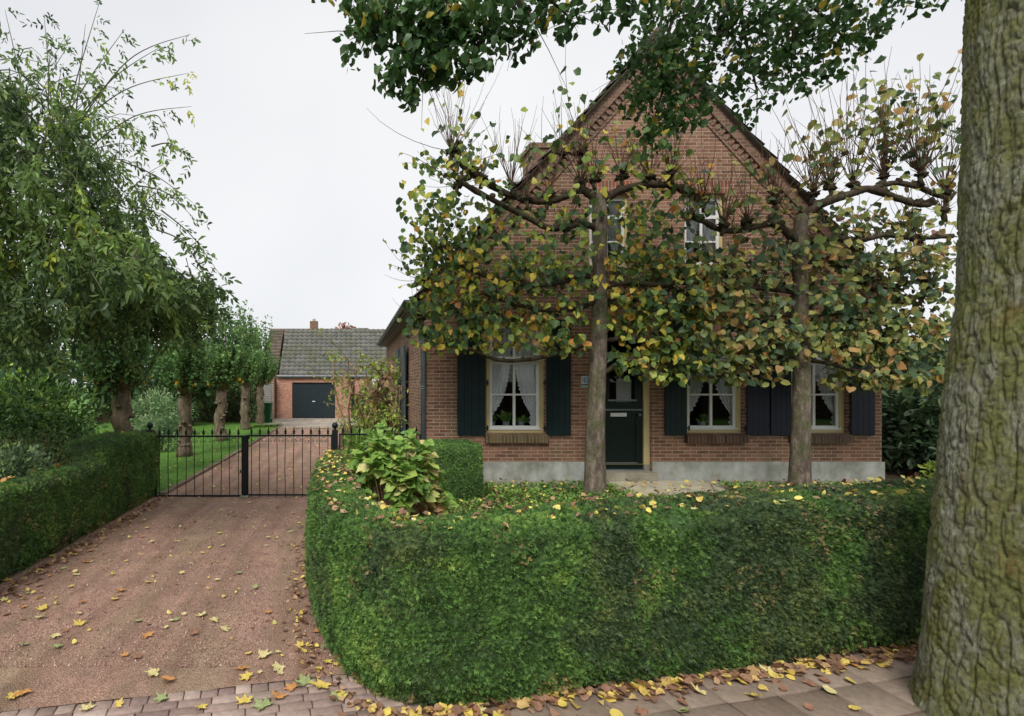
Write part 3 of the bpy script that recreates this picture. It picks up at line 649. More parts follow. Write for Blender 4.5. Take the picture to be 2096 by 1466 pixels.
# eaves: soffit board and gutter
for sx, xe in ((-1, 1.03), (1, 9.63)):
    so = MB(); xa, xb = sorted((xe+sx*-.03, XL-.004 if sx < 0 else XR+.004)); so.box(xa, xb, HY-.05, yb, 3.36, 3.39); so.box(xe-.012, xe+.012, HY-.08, yb, 3.36, 3.47); so.build('eaves_board', plain('eaves_paint', lin(120, 122, 118), .6), house)
    gu = MB(); pts = [(math.cos(a_), math.sin(a_)) for a_ in np.linspace(math.pi, 2*math.pi, 8)]; xc = xe+sx*.065
    vs = [(xc+.06*p[0], yy, 3.45+.06*p[1]) for yy in (HY-.12, yb) for p in pts]; gu.add(vs, [(i, i+1, i+9, i+8) for i in range(7)]+[tuple(range(7, -1, -1))]); gu.build('gutter', M_zinc, house)
dp = MB(); dp.tube([(1.06, HY-.02, 3.38), (1.10, HY-.04, 3.2), (1.245, HY-.05, 3.02), (1.245, HY-.05, .2)], .042, 12)
for zz in (2-(792-785)/S, 2-(796-785)/S): dp.tube([(1.245, HY-.05, zz-.01), (1.245, HY-.05, zz+.01)], .052, 12)
dp.build('drainpipe', M_zinc, house, True)
# tall shutters / door leaf on the side wall
for y0, y1 in ((11.5, 12.15), (12.9, 13.5)):
    s_ = MB(); s_.box(XL-.12, XL-.08, y0, y1, .6, 2.85); s_.build('side_shutter', plain('grey_blue_shutter', lin(74, 90, 98), .5), house)
s_ = MB(); s_.box(XL-.03, XL-.002, 12.17, 12.88, .7, 2.8); s_.build('side_window', M_dark, house)
# potted plants on the window ledge
def potplant(x, z, label, h=.3, leafy=12, spiky=True):
    t = thing('potted_plant', label, 'houseplant', (x, HY+.36, z))
    p = MB(); p.tube([(x, HY+.36, z), (x, HY+.36, z+.12)], [.05, .065], 12); p.build('pot', plain('pot_glaze', lin(190, 200, 205), .4), t, True)
    k = 26; P = np.array([[x, HY+.36, z+.1]]*k)+rng.normal(0, .02, (k, 3))*[1, 1, 0]; D = nrm(np.stack([rng.normal(0, .25 if spiky else .9, k), rng.normal(0, .2, k), np.full(k, .9)], 1))
    leafobj('leaves', T_oval, P, D, rdir(k)+[0, -1, 0], h*(.7+.5*rng.random(k)), rng.random(k), M_l_cover, t)
zl = WIN[0][2]+.06
for wn_ in WIN: lg = MB(); lg.box(wn_[0]+.02, wn_[1]-.02, HY+.3, HY+.55, wn_[2]-.02, wn_[2]+.05); lg.build('window_ledge', M_white, house)
potplant(hx(1046)+.02, zl, 'upright snake plant in a pale pot behind the leftmost ground floor window', .2)
potplant(hx(1012)+.05, zl, 'leafy dark houseplant inside the leftmost window, left of the snake plant', .16, spiky=False)
potplant(hx(1080), zl, 'leafy houseplant inside the leftmost window, right of the snake plant', .15, spiky=False)
potplant(hx(1450)+.12, zl, 'green houseplant behind the window just right of the front door', .16, spiky=False)

# ================================================================= GARAGE AND REAR BUILDINGS
gar = thing('garage', 'pinkish brick garage with dark green up and over door at the end of the drive', 'garage', (-1.8, 29.2, 0))
GY = 29.2; GS = F_PX/GY; gx = lambda p: (p-CX)/GS; gz = lambda p: 2-(p-CY)/GS
a, b = gx(566), gx(762); d0, d1, dt = gx(598), gx(686), gz(783); ez = gz(771)
gm = MB(); gm.add([(a, GY, -.05), (d0, GY, -.05), (d0, GY, ez+.1), (a, GY, ez+.1)], [(0, 1, 2, 3)]); gm.add([(d1, GY, -.05), (b, GY, -.05), (b, GY, ez+.1), (d1, GY, ez+.1)], [(0, 1, 2, 3)])
gm.add([(d0, GY, dt), (d1, GY, dt), (d1, GY, ez+.1), (d0, GY, ez+.1)], [(0, 1, 2, 3)]); gm.add([(d0, GY, 0), (d0, GY+.15, 0), (d0, GY+.15, dt), (d0, GY, dt)], [(0, 1, 2, 3)]); gm.add([(d0, GY, dt), (d0, GY+.15, dt), (d1, GY+.15, dt), (d1, GY, dt)], [(0, 1, 2, 3)])
gm.add([(a, GY, -.05), (a, GY, ez), (a, GY+3, ez+3), (a, GY+6, ez), (a, GY+6, -.05)], [(0, 1, 2, 3, 4)], 1); gm.add([(b, GY, -.05), (b, GY+6, -.05), (b, GY+6, ez), (b, GY+3, ez+3), (b, GY, ez)], [(0, 1, 2, 3, 4)], 1)
gm.build('wall', [M_brick_gar, M_brick_side], gar)
gd = MB(); nb = 22; wd = (d1-d0-.08)/nb
for i in range(nb): gd.box(d0+.04+i*wd+.006, d0+.04+(i+1)*wd-.006, GY+.085, GY+.115, .05, dt-.05)
gd.box(d0+.001, d1-.001, GY+.116, GY+.13, .02, dt-.002); gdo = gd.build('garage_door', plain('garage_door_paint', lin(40, 52, 56), .5, .1), gar)
h_ = MB(); h_.box((d0+d1)/2-.08, (d0+d1)/2+.08, GY+.06, GY+.0845, .95, 1.0); h_.build('door_handle', M_white, gdo)
gsl = (gz(675)-.4-ez); dv = nrm([0, -2.95, -2.95])
tiled('roof', (gx(578)-.2, GY+2.95, ez+3.0), (1, 0, 0), tuple(nrm([0, -1, -1.0])), 7.2, 4.3, gar, M_tile, row=.34, per=.3, amp=.045)
tiled('roof', (gx(578)-.2, GY+2.95, ez+3.0), (1, 0, 0), tuple(nrm([0, 1, -1.0])), 7.2, 4.3, gar, M_tile, row=.34, per=.3, samples=2)
g_ = MB(); g_.tube([(gx(566), GY-.12, ez+.02), (b+.1, GY-.12, ez+.02)], .06, 8); g_.build('gutter', M_zinc, gar)
pp = MB(); pp.box(gx(719), gx(725), GY-.06, GY-.002, 0, ez-.03); pp.build('side_post', M_black, gar)
rear = thing('rear_house', 'house behind the garage, only its tiled roof ridge showing above the garage roof', 'house', (-2.5, 38, 0))
rw = MB(); rw.box(-5.9, 1.4, 36.5, 42, -.05, 3.0); rw.build('wall', M_brick_gar, rear)
tiled('roof', (-6.2, 39, 6.16), (1, 0, 0), tuple(nrm([0, -1, -1.05])), 6.2, 4.4, rear, M_tile_brown, samples=3)
tiled('roof', (0.0, 38.5, 6.16), (1, 0, 0), tuple(nrm([0, -1, -1.05])), 1.3, 4.2, rear, M_tile, samples=3)
rr = tiled('roof', (-6.2, 39, 6.16), (1, 0, 0), tuple(nrm([0, 1, -1.05])), 7.4, 4.4, rear, M_tile_brown, samples=2)
cx0 = (634-CX)/F_PX*38; cx1 = (650-CX)/F_PX*38
c_ = MB(); c_.box(cx0, cx1, 38.1, 38.7, 5.6, 2+(785-657)/F_PX*38); cho = c_.build('chimney', M_verge, rear)
c_ = MB(); c_.tube([((cx0+cx1)/2, 38.4, 6.6), ((cx0+cx1)/2, 38.4, 6.82)], .12, 8); c_.build('chimney_pot', M_conc_pale, cho)
rw = MB(); rw.box(-5.8, -4.35, 28.6, 31, 0, 2.3); shd = rw.build('lean_to', M_brick_side, None, loc=(-5, 28.6, 0))
tag(shd, 'small dark lean-to outbuilding left of the garage, behind the slatted screen', 'outbuilding')
scn = thing('slatted_screen', 'small grey slatted screen standing between the green bin and the garage', 'screen', (-4.55, 27.5, 0))
for i in range(14):
    q = MB(); z = .25+i*.125; q.box(-4.75, -4.32, 27.5, 27.52, z, z+.085); q.build('slat', plain('grey_wood', lin(150, 156, 158), .7) if i == 0 else bpy.data.materials['grey_wood'], scn)
for xx in (-4.79, -4.31):
    q = MB(); q.box(xx, xx+.035, 27.48, 27.54, 0, 2.05); q.build('post', bpy.data.materials['grey_wood'], scn)
bn = thing('wheelie_bin', 'dark green wheelie bin standing on the lawn behind the pollard trees', 'bin', (-4.33, 26.0, 0))
q = MB(); q.add([(-4.56, 25.75, .03), (-4.12, 25.75, .03), (-4.12, 26.2, .03), (-4.56, 26.2, .03), (-4.62, 25.7, .95), (-4.06, 25.7, .95), (-4.06, 26.3, .95), (-4.62, 26.3, .95)], [(3, 2, 1, 0), (4, 5, 6, 7), (0, 1, 5, 4), (1, 2, 6, 5), (2, 3, 7, 6), (3, 0, 4, 7)]); q.build('body', M_bin, bn)
q = MB(); q.box(-4.64, -4.04, 25.66, 26.34, .955, 1.02, bev=.015); q.build('lid', M_bin, bn)
for xx in (-4.6, -4.12):
    q = MB(); q.tube([(xx, 26.25, .1), (xx+.05, 26.25, .1)], .1, 12); q.build('wheel', M_black, bn)

# ================================================================= GATE
GTY = 9.06; ts = F_PX/GTY; tx = lambda p: (p-CX)/ts; tz = lambda p: 2-(p-CY)/ts
def finial(mb, x, z, y):
    for k in range(2):
        a = k*math.pi/2; c_, s_ = math.cos(a), math.sin(a); pts = [(0, 0), (.010, .012), (.032, .02), (.012, .04), (.026, .052), (.010, .085), (0, .15)]
        for sg in (-1, 1):
            vs = [(x+sg*p*c_, y+sg*p*s_, z+q) for p, q in pts]; mb.add(vs, [tuple(range(len(vs)))])
    mb.tube([(x, y, z-.01), (x, y, z+.10)], [.010, .004], 6); mb.ball((x, y, z+.018), .016, 8, 6); mb.ball((x, y, z+.055), .013, 8, 6)
def scroll(mb, xa, xb, z, y):
    xm = (xa+xb)/2; r = (xb-xa)/2-.006
    for sg, xc in ((-1, xa+.004), (1, xb-.004)):
        pts = [(xm, y, z-.012)]
        for i in range(1, 7): a = i/6*math.pi/2; pts.append((xm+sg*r*.98*math.sin(a)*.8, y, z-.012-r*.9*(1-math.cos(a))))
        ex, ez_ = pts[-1][0], pts[-1][2]; cr_ = .016
        for i in range(1, 9): a = i/8*math.pi*1.4; pts.append((ex-sg*cr_*(1-math.cos(a)), y, ez_-cr_*math.sin(a)))
        mb.tube(pts, .0045, 4)
def railing(root, x0, x1, n, ztop, zbot, y, end=True, scrolls=True, lowbar=True):
    fr_ = MB(); fr_.box(x0, x1, y-.012, y+.012, ztop-.018, ztop+.012)
    if lowbar: fr_.box(x0, x1, y-.012, y+.012, zbot-.014, zbot+.014)
    if end: fr_.box(x0-.0, x0+.022, y-.0115, y+.0115, zbot+.0141, ztop-.0181); fr_.box(x1-.022, x1, y-.0115, y+.0115, zbot+.0141, ztop-.0181)
    fr_.build('rail_frame', M_black, root); st = (x1-x0)/n; X = [x0+st*(i+.5) for i in range(n)]
    for i, x in enumerate(X):
        b_ = MB(); bend = .012*random.uniform(-1, 1); b_.tube([(x, y, zbot-.06), (x+bend*.3, y, zbot+.2), (x+bend, y, zbot+(ztop-zbot)*.5), (x, y, ztop-.05), (x, y, ztop+.02)], .0075, 5)
        bo = b_.build('bar', M_rust, root); f_ = MB(); finial(f_, x, ztop+.018, y); f_.build('finial', M_black, bo)
    if scrolls:
        for i in range(n-1):
            s_ = MB(); scroll(s_, X[i], X[i+1], ztop-.018, y); s_.build('scroll', M_black, root)
zt_, zb_ = tz(893), tz(1015)
lg_ = thing('gate_leaf', 'left black iron gate leaf with spear finials, beside the left hedge end', 'gate', (tx(325), GTY, 0), 'black iron driveway gate leaves')
railing(lg_, tx(318), tx(497), 10, zt_, zb_, GTY)
rg_ = thing('gate_leaf', 'right black iron gate leaf with a bent bar, reaching behind the curved front hedge', 'gate', (tx(683), GTY, 0), 'black iron driveway gate leaves')
railing(rg_, tx(506), tx(680), 10, tz(891.5), tz(1013), GTY)
q = MB(); q.box(tx(497.5), tx(505.5), GTY-.05, GTY+.03, .02, tz(891), bev=.004); q.box(tx(505.6), tx(511), GTY-.03, GTY+.02, tz(897), tz(890)); q.tube([(tx(508), GTY-.03, tz(905)), (tx(508), GTY-.03, tz(899)), (tx(512), GTY-.03, tz(896))], .01, 6)
q.build('meeting_post', M_black, rg_)
q = MB(); q.tube([(tx(493), GTY-.05, tz(965)), (tx(498), GTY-.05, tz(965))], .012, 6); q.box(tx(492), tx(494), GTY-.06, GTY-.04, tz(967), tz(961)); q.build('latch', M_black, rg_)
q = MB(); q.box(tx(493), tx(510), GTY-.12, GTY+.1, -.02, .03, bev=.006); tag(q.build('gate_stop', M_conc), 'small grey concrete gate stop block set in the gravel under the meeting gates', 'gate stop')
def gatepost(x, label):
    t = thing('gate_post', label, 'gate post', (x, GTY, 0), 'ball topped gate posts'); q = MB(); q.box(x-.052, x+.052, GTY-.052, GTY+.052, -.05, tz(880), bev=.006); q.build('post', M_black, t)
    q = MB(); q.tube([(x, GTY, tz(880)), (x, GTY, tz(877))], [.03, .02], 10); q.ball((x, GTY, tz(871)), .055, 16, 12); q.build('ball', M_black, t, True)
gatepost(tx(685.5), 'black gate post with a ball top, at the right end of the gate'); gatepost(tx(307), 'black ball topped gate post mostly hidden behind the left hedge')
q = MB(); 
fn_ = thing('iron_fence', 'short black spear topped iron fence between the right gate post and the house corner', 'fence', (.4, GTY, 0))
railing(fn_, tx(694), tx(861), 10, tz(889), tz(1000), GTY, scrolls=False)

# ================================================================= HEDGES
def interp_path(pts, step):
    pts = np.array(pts, float); seg = np.linalg.norm(np.diff(pts[:, :2], axis=0), axis=1); s_ = np.concatenate([[0], np.cumsum(seg)]); n = max(int(s_[-1]/step), 3)
    # Catmull-Rom through the stations
    t = np.linspace(0, s_[-1], n); out = []
    for q in t:
        i = min(max(np.searchsorted(s_, q)-1, 0), len(pts)-2); u = (q-s_[i])/(s_[i+1]-s_[i]); p0 = pts[max(i-1, 0)]; p1 = pts[i]; p2 = pts[i+1]; p3 = pts[min(i+2, len(pts)-1)]
        out.append(.5*((2*p1)+(-p0+p2)*u+(2*p0-5*p1+4*p2-p3)*u*u+(-p0+3*p1-3*p2+p3)*u**3))
    return np.array(out)
def hedge(name, label, outer, z0, dens, size, mats, flip=False, step=.035, zin=None, tintoff=0, lump=.02, group=None, patch=None, cat='hedge'):
    """outer rows: x, y, height, thickness(to the left of travel)"""
    P = interp_path(outer, step); n = len(P); tan = nrm(np.gradient(P[:, :2], axis=0)); nl = np.stack([-tan[:, 1], tan[:, 0]], 1)*(-1 if flip else 1)
    prof = []; H = P[:, 2]; Wd = P[:, 3]
    nz_ = 30; rows = []
    for k in range(nz_): f = k/(nz_-1); rows.append((0.0-.02*math.sin(f*3.1)+(.05*(1-f/.15) if f < .15 else 0), f*.95))
    for a in (.15, .5, .85): rows.append((.06*a, .95+.05*a))
    nt_ = 14
    top = [(i/(nt_-1)) for i in range(nt_)]
    rings = []
    for (o_, f) in rows: rings.append(np.concatenate([P[:, :2]+nl*(o_), (z0+(H-z0)*f)[:, None]], 1))
    for f in top: rings.append(np.concatenate([P[:, :2]+nl*(.07+(Wd-.14)*f)[:, None], (H+.012*math.sin(f*math.pi))[:, None]], 1))
    zi = z0 if zin is None else zin
    for k in range(6): f = 1-k/5; rings.append(np.concatenate([P[:, :2]+nl*Wd[:, None], (zi+(H-.04-zi)*f)[:, None]], 1))
    V = np.array(rings); R_, Nn = V.shape[:2]; nn_ = fbm(V.reshape(-1, 3)*4.5, 3).reshape(R_, Nn)-.5; nn2 = fbm(V.reshape(-1, 3)*1.3+9, 2).reshape(R_, Nn)-.5; nn3 = fbm(V.reshape(-1, 3)*13+3, 2).reshape(R_, Nn)-.5
    # displace outwards
    cen = np.concatenate([P[:, :2]+nl*(Wd/2)[:, None], ((H+z0)/2)[:, None]], 1)[None]; out = V-cen; out[..., 2] *= .6; out = nrm(out)
    V = V+out*(nn_*lump*2.4+nn2*lump*2.2+nn3*lump*1.8-.012)[..., None]
    I = np.arange(R_*Nn).reshape(R_, Nn); q = np.stack([I[:-1, :-1], I[:-1, 1:], I[1:, 1:], I[1:, :-1]], -1).reshape(-1, 4)
    if flip: q = q[:, ::-1]
    Vf = V.reshape(-1, 3); caps = []
    for e in (0, Nn-1):
        c_ = len(Vf); Vf = np.vstack([Vf, V[:, e].mean(0)[None]]); ring = I[:, e]
        tr = np.stack([ring[:-1], ring[1:], np.full(R_-1, c_)], 1); caps.append(tr if (e == 0) != flip else tr[:, ::-1])
    tri = np.vstack([q[:, [0, 1, 2]], q[:, [0, 2, 3]]]+caps)
    Pp, Nn_ = sample_tris(Vf, tri, dens)
    hol = fbm(Pp*7.5+60, 2); kp = (hol > .27) | (rng.random(len(Pp)) < .25); Pp = Pp[kp]; Nn_ = Nn_[kp]
    stray = rng.random(len(Pp)) < .012; Pp = Pp+Nn_*(np.where(stray, .02+.02*rng.random(len(Pp)), 0))[:, None]
    m_ = len(Pp); D = nrm(Nn_*.55+rdir(m_)*.75+np.array([0, 0, .18])); Nh = nrm(Nn_+rdir(m_)*.5)
    big = fbm(Pp*2.2+5, 3); fine = fbm(Pp*9, 2); tint = .26+.5*(big-.3)+.6*(fine-.4)+rng.normal(0, .10, m_)+tintoff
    low = np.clip((.3-(Pp[:, 2]-z0))/.3, 0, 1); browny = (fbm(Pp*3.1+40, 3) > .66-.18*low) & (rng.random(m_) < .18+.4*low); tint = np.where(browny, .93+.08*rng.random(m_), np.clip(tint, 0, .9))
    Vl, gs, rep = leaves(T_sprig, Pp+Nn_*.004, D, Nh, size*(.6+.8*rng.random(m_)))
    tt = np.concatenate([np.repeat(tint, r) for r in rep]); mi = np.concatenate([np.repeat((fbm(Pp*np.array([2.3, 2.3, 2.3])+80, 3)+rng.normal(0, .07, len(Pp)) > (.5 if patch is None else patch(Pp))).astype(int), r) for r in rep])
    b = len(Vl); nb = len(q)+sum(len(c_) for c_ in caps)
    V_all = np.vstack([Vl, Vf]); gs2 = [g for g in gs]+[q+b]+[c_+b for c_ in caps]
    tt = np.concatenate([tt, np.full(nb, .02)]); mi = np.concatenate([mi, np.zeros(nb, int)])
    o = mesh_np(name, V_all, gs2, mats, None, tt, mi, loc=(P[n//2, 0], P[n//2, 1], 0)); tag(o, label, cat, group)
    return V, P
front_pts = [(-.40, 7.4, 1.0, .55), (-.44, 6.6, 1.02, .55), (-.43, 5.7, 1.04, .5), (-.38, 4.7, 1.05, .47), (-.27, 4.05, 1.06, .45), (-.08, 3.55, 1.07, .44), (.17, 3.22, 1.07, .45),
             (.55, 3.13, 1.08, .5), (1.15, 3.20, 1.09, .56), (2.2, 3.42, 1.11, .62), (3.2, 3.64, 1.12, .62), (4.3, 3.88, 1.13, .62), (6.0, 4.23, 1.14, .62), (8.5, 4.75, 1.14, .62)]
hv, hp = hedge('front_hedge', 'clipped yew hedge curving round the front garden, dotted with fallen leaves on top', front_pts, 0, 6800, .027, [M_l_yew, M_l_yew2], patch=lambda p: np.clip(.60-.12*(p[:, 0]-1.4), .42, .62))
left_pts = [(-3.46, 9.15, 1.13, .95), (-3.45, 8.2, 1.13, .9), (-3.45, 7.6, 1.12, .8), (-3.45, 7.35, 1.0, .6), (-3.45, 7.1, .89, .5), (-3.46, 6.2, .89, .45), (-3.47, 5.0, .92, .45), (-3.5, 3.9, .93, .5)]
hedge('side_hedge', 'clipped yew hedge along the left of the drive, taller at the gate end', left_pts, 0, 3200, .030, [M_l_yew, M_l_yew2], flip=True, patch=lambda p: .6)
box_pts = [(.98, 7.3, 1.1, .85), (1.4, 7.28, 1.11, .86), (1.86, 7.3, 1.1, .85)]
hedge('box_topiary', 'dark green clipped yew block standing against the house left of the window', box_pts, .26, 4500, .024, [M_l_yew, M_l_yew], tintoff=-.03, lump=.012, cat='topiary')

# ================================================================= BUSHES
def bush(name, label, cat, cx, cy, z0, rx, ry, h, n, tpl, size, mat, up=.2, core=True, stems=0, parts=True, lumps=9, hang=0., group=None, tintb=.0, flat=0, stemmat=None):
    t = thing(name, label, cat, (cx, cy, z0), group); cl = []
    for k in range(lumps):
        a = random.uniform(0, 2*math.pi); e = random.uniform(.15, .8); rr_ = random.uniform(.35, .62)
        cl.append((cx+rx*rr_*math.cos(a), cy+ry*rr_*math.sin(a), z0+h*e, rx*.5, ry*.5, h*.26, n/lumps*.7))
    cl.append((cx, cy, z0+h*.5, rx*.85, ry*.85, h*.48, n*.3)); P, O = clumps(cl); k = len(P)
    P[:, 2] = np.maximum(P[:, 2], z0+.02)
    D = nrm(O*.8+rdir(k)*.6+[0, 0, up-hang]); N = nrm(O+rdir(k)*.6+[0, 0, .5])
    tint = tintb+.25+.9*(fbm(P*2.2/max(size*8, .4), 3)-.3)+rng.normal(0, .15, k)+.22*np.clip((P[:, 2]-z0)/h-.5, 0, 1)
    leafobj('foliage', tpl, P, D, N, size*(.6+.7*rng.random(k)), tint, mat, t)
    st = MB()
    for k in range(max(stems, 6)):
        a = random.uniform(0, 2*math.pi); r = random.uniform(.3, .75); p1 = (cx+rx*r*math.cos(a), cy+ry*r*math.sin(a), z0+h*random.uniform(.5, .85)); p0 = (cx+rx*.15*math.cos(a), cy+ry*.15*math.sin(a), z0-.05)
        pm_ = tuple((u+v)/2+random.uniform(-.05, .05) for u, v in zip(p0, p1)); st.tube([p0, pm_, p1], [.02*h, .014*h, .006*h], 5)
    st.build('stems', stemmat or M_twig, t); return t
bush('laurel_bush', 'large rounded glossy laurel bush behind the left hedge', 'bush', -6.15, 9.7, 0, 1.4, 1.1, 2.3, 9000, T_oval, .13, M_l_laurel, lumps=16, tintb=.12)
bush('small_laurel', 'small bright green shrub at the foot of the large laurel', 'bush', -4.75, 8.9, 0, .4, .4, 1.15, 700, T_oval, .1, M_l_laurel, lumps=5, tintb=.25)
bush('privet_row', 'dark leafy shrub row directly behind the low left hedge', 'shrub', -4.75, 6.55, 0, .75, 1.15, 1.26, 9000, T_oval, .075, M_l_rhodo, lumps=18, tintb=.3)
bush('clipped_dome', 'low domed green shrub clipped smooth, between the shrub row and the laurel', 'shrub', -5.1, 8.15, 0, 1.0, .5, 1.36, 6000, T_dia, .045, M_l_yew2, lumps=10)
bush('blue_conifer', 'blue green feathery conifer at the left edge of the photo', 'conifer', -7.7, 10.4, 0, 1.1, 1.0, 2.5, 5000, T_sprig, .12, M_l_conif, lumps=12)
bush('grey_green_shrub', 'pale grey green rounded shrub on the lawn behind the pollard trees', 'shrub', -7.4, 19.5, 0, 1.3, 1.0, 1.75, 4000, T_oval, .13, M_l_grey, lumps=12, tintb=.15)
bush('light_shrub', 'light green shrub between the first two pollard trunks', 'shrub', -5.7, 15.0, 0, .75, .7, 1.15, 1800, T_oval, .11, M_l_grey, lumps=8, tintb=.2)
bush('spreading_shrub', 'mid green shrub at the right edge of the pale shrub behind the trees', 'shrub', -8.6, 23.5, 0, 1.5, 1.0, 2.3, 3500, T_oval, .16, M_l_back, lumps=10)
bush('evergreen_bush', 'dark glossy evergreen bush filling the gap right of the house', 'bush', 10.9, 9.9, .2, 1.35, 1.3, 2.05, 8000, T_oval, .17, M_l_rhodo, lumps=16, tintb=.02)
bush('tall_evergreen', 'taller dark evergreen behind the bush right of the house', 'bush', 13.4, 11.5, .2, 2.0, 1.6, 3.0, 7000, T_oval, .18, M_l_rhodo, lumps=14)
bush('low_corner_plant', 'low light green plant at the right corner of the house wall', 'plant', 9.95, 8.6, .25, .35, .3, .4, 300, T_oval, .11, M_l_shrub, lumps=4)
# shrubs beside the house wall, beyond the iron fence
def wild_shrub(name, label, cx, cy, h, rx, n, z0, mat, tb, dry=False, nst=7):
    t = thing(name, label, 'shrub', (cx, cy, z0)); st = MB(); P = []; 
    for k in range(nst):
        a = random.uniform(0, 2*math.pi); q = Vector((cx, cy, z0)); d = Vector((math.cos(a)*.45, math.sin(a)*.45, 1)).normalized(); pts = [q.copy()]
        for s_ in range(9): d = (d+Vector((random.gauss(0, .16), random.gauss(0, .16), .08))).normalized(); q = q+d*h/8.5*random.uniform(.7, 1); q.x = cx+max(-rx, min(rx, q.x-cx)); pts.append(q.copy())
        st.tube(pts, [.035*(1-i/11) for i in range(10)], 5)
        for i in range(2, 10):
            for b_ in range(3):
                e = pts[i]+Vector((random.gauss(0, .28), random.gauss(0, .25), random.gauss(0.05, .15))); st.tube([pts[i], e], [.008, .003], 3); P += [e+(pts[i]-e)*random.random()*.8+Vector((random.gauss(0, .06), random.gauss(0, .06), random.gauss(0, .06))) for _ in range(int(n/nst/24))]
    P = np.array([tuple(p) for p in P]); k = len(P); D = nrm(rdir(k)*.7+[0, 0, -.6]); hz_ = (P[:, 2]-z0)/h
    tint = np.where(fbm(P*1.6+(3 if dry else 0), 2) > (.47 if dry else .74), .78+.22*rng.random(k), .7*rng.random(k))
    leafobj('foliage', T_oval if not dry else T_round, P, D, rdir(k), (.12 if not dry else .13)*(.6+.6*rng.random(k)), tint+tb, mat, t)
    st.build('stems', M_twig_dry, t)
wild_shrub('side_shrub', 'tall yellow green shrub with brown dried heads beside the drive, beyond the fence', .22, 12.2, 3.0, .85, 1700, .05, M_l_shrub, 0, nst=8)
wild_shrub('withered_climber', 'withered brown climber against the side wall of the house', .98, 13.2, 2.7, .35, 800, .05, M_l_shrub, 0, True, nst=7)
bush('fence_plants', 'bright green leafy plants behind the iron fence', 'plant', .55, 10.2, .05, .75, .8, 1.0, 2200, T_oval, .11, M_l_cover, lumps=10, tintb=.2)
bush('side_evergreen', 'dark evergreen bush deep in the side garden behind the withered climber', 'bush', .9, 19.5, 0, 1.0, 1.2, 2.0, 2500, T_oval, .16, M_l_back, lumps=8, tintb=-.1)

# hydrangea
def hydrangea():
    cx, cy, z0 = .50, 5.45, .27; t = thing('hydrangea', 'fading green hydrangea bush with bare stems inside the curve of the front hedge', 'bush', (cx, cy, z0)); st = MB(); P = []; D = []; N = []; Tn = []; Sz = []
    for k in range(105):
        a = random.uniform(0, 2*math.pi); r = math.sqrt(random.random()); top = 1.25-.40*r*r+random.uniform(-.26, .08)-.25*max(0, math.cos(a))*r+.06*max(0, -math.cos(a))*r; r = .25+.75*r; ex, ey = cx-.0+.53*r*math.cos(a), cy+.55*r*math.sin(a); bx, by = cx+.2*r*math.cos(a), cy+.2*r*math.sin(a)
        pts = [Vector((bx, by, z0-.03)), Vector((bx+(ex-bx)*.35+random.gauss(0, .015), by+(ey-by)*.35, z0+top*.4)), Vector((bx+(ex-bx)*.7, by+(ey-by)*.7, z0+top*.72)), Vector((ex, ey, z0+top))]
        st.tube(pts, [.007, .006, .005, .004], 4)
        d = (pts[3]-pts[2]+Vector((random.gauss(0, .1), random.gauss(0, .1), 0))).normalized()
        for lv in range(4):
            c_ = pts[3]-d*(.075*lv); a0 = random.uniform(0, 6.28); cnt = 4 if lv < 1 else 3
            for j in range(cnt):
                aa = a0+j*2*math.pi/cnt+random.gauss(0, .3); o_ = Vector((math.cos(aa), math.sin(aa), random.gauss(.15-.25*lv, .4))); P.append(c_); D.append(o_); N.append((random.gauss(0, .45), random.gauss(-.25, .45), 1)); Sz.append(random.uniform(.07, .15)*(.75 if lv == 0 else 1)); low = lv/4
                Tn.append(random.random()*.6+.3*low*random.random()+(.3 if random.random() < .22*low+.04 else 0)-.08*(lv == 0)+(.25 if ex > cx+.2 else 0)*random.random())
    for k in range(60):                        # curled brown leaves low down
        a = random.uniform(0, 6.28); r = random.uniform(.4, 1); P.append((cx+.42*r*math.cos(a), cy+.4*r*math.sin(a), z0+random.uniform(.35, .75))); D.append((math.cos(a), math.sin(a), -.9)); N.append((0, 0, 1)); Sz.append(random.uniform(.07, .12)); Tn.append(.9+.1*random.random())
    leafobj('foliage', T_round, np.array([tuple(p) for p in P]), np.array([tuple(p) for p in D]), np.array(N), np.array(Sz), np.array(Tn), M_l_hydr, t)
    for k in range(90):
        a = random.uniform(0, 6.28); r = random.random()**.5; st.tube([(cx+.2*r*math.cos(a), cy+.2*r*math.sin(a), z0), (cx+.42*r*math.cos(a), cy+.4*r*math.sin(a), z0+random.uniform(.5, .9))], [.005, .003], 4)
    st.build('stems', M_twig_dry, t)
hydrangea()
# ground cover
n = 26000; x = .5+9.3*rng.random(n); y = 5.4+3.1*rng.random(n)**.8; keep = ~((x > 4.25) & (x < 6.0) & (y > 7.6)); x, y = x[keep], y[keep]; n = len(x)
P = np.stack([x, y, .28+.07*rng.random(n)+.05*fbm(np.stack([x, y, x*0], 1)*2, 2)], 1); D = nrm(np.stack([rng.normal(0, 1, n), rng.normal(0, 1, n), .3+.4*rng.random(n)], 1))
tag(leafobj('ground_cover', T_oval, P, D, rdir(n)*.5+[0, 0, 1], .035+.04*rng.random(n), .1+.9*fbm(P*1.5, 3)+rng.normal(0, .15, n), M_l_cover), 'low bright green ground cover in the front garden behind the hedge', 'ground cover', kind='stuff')

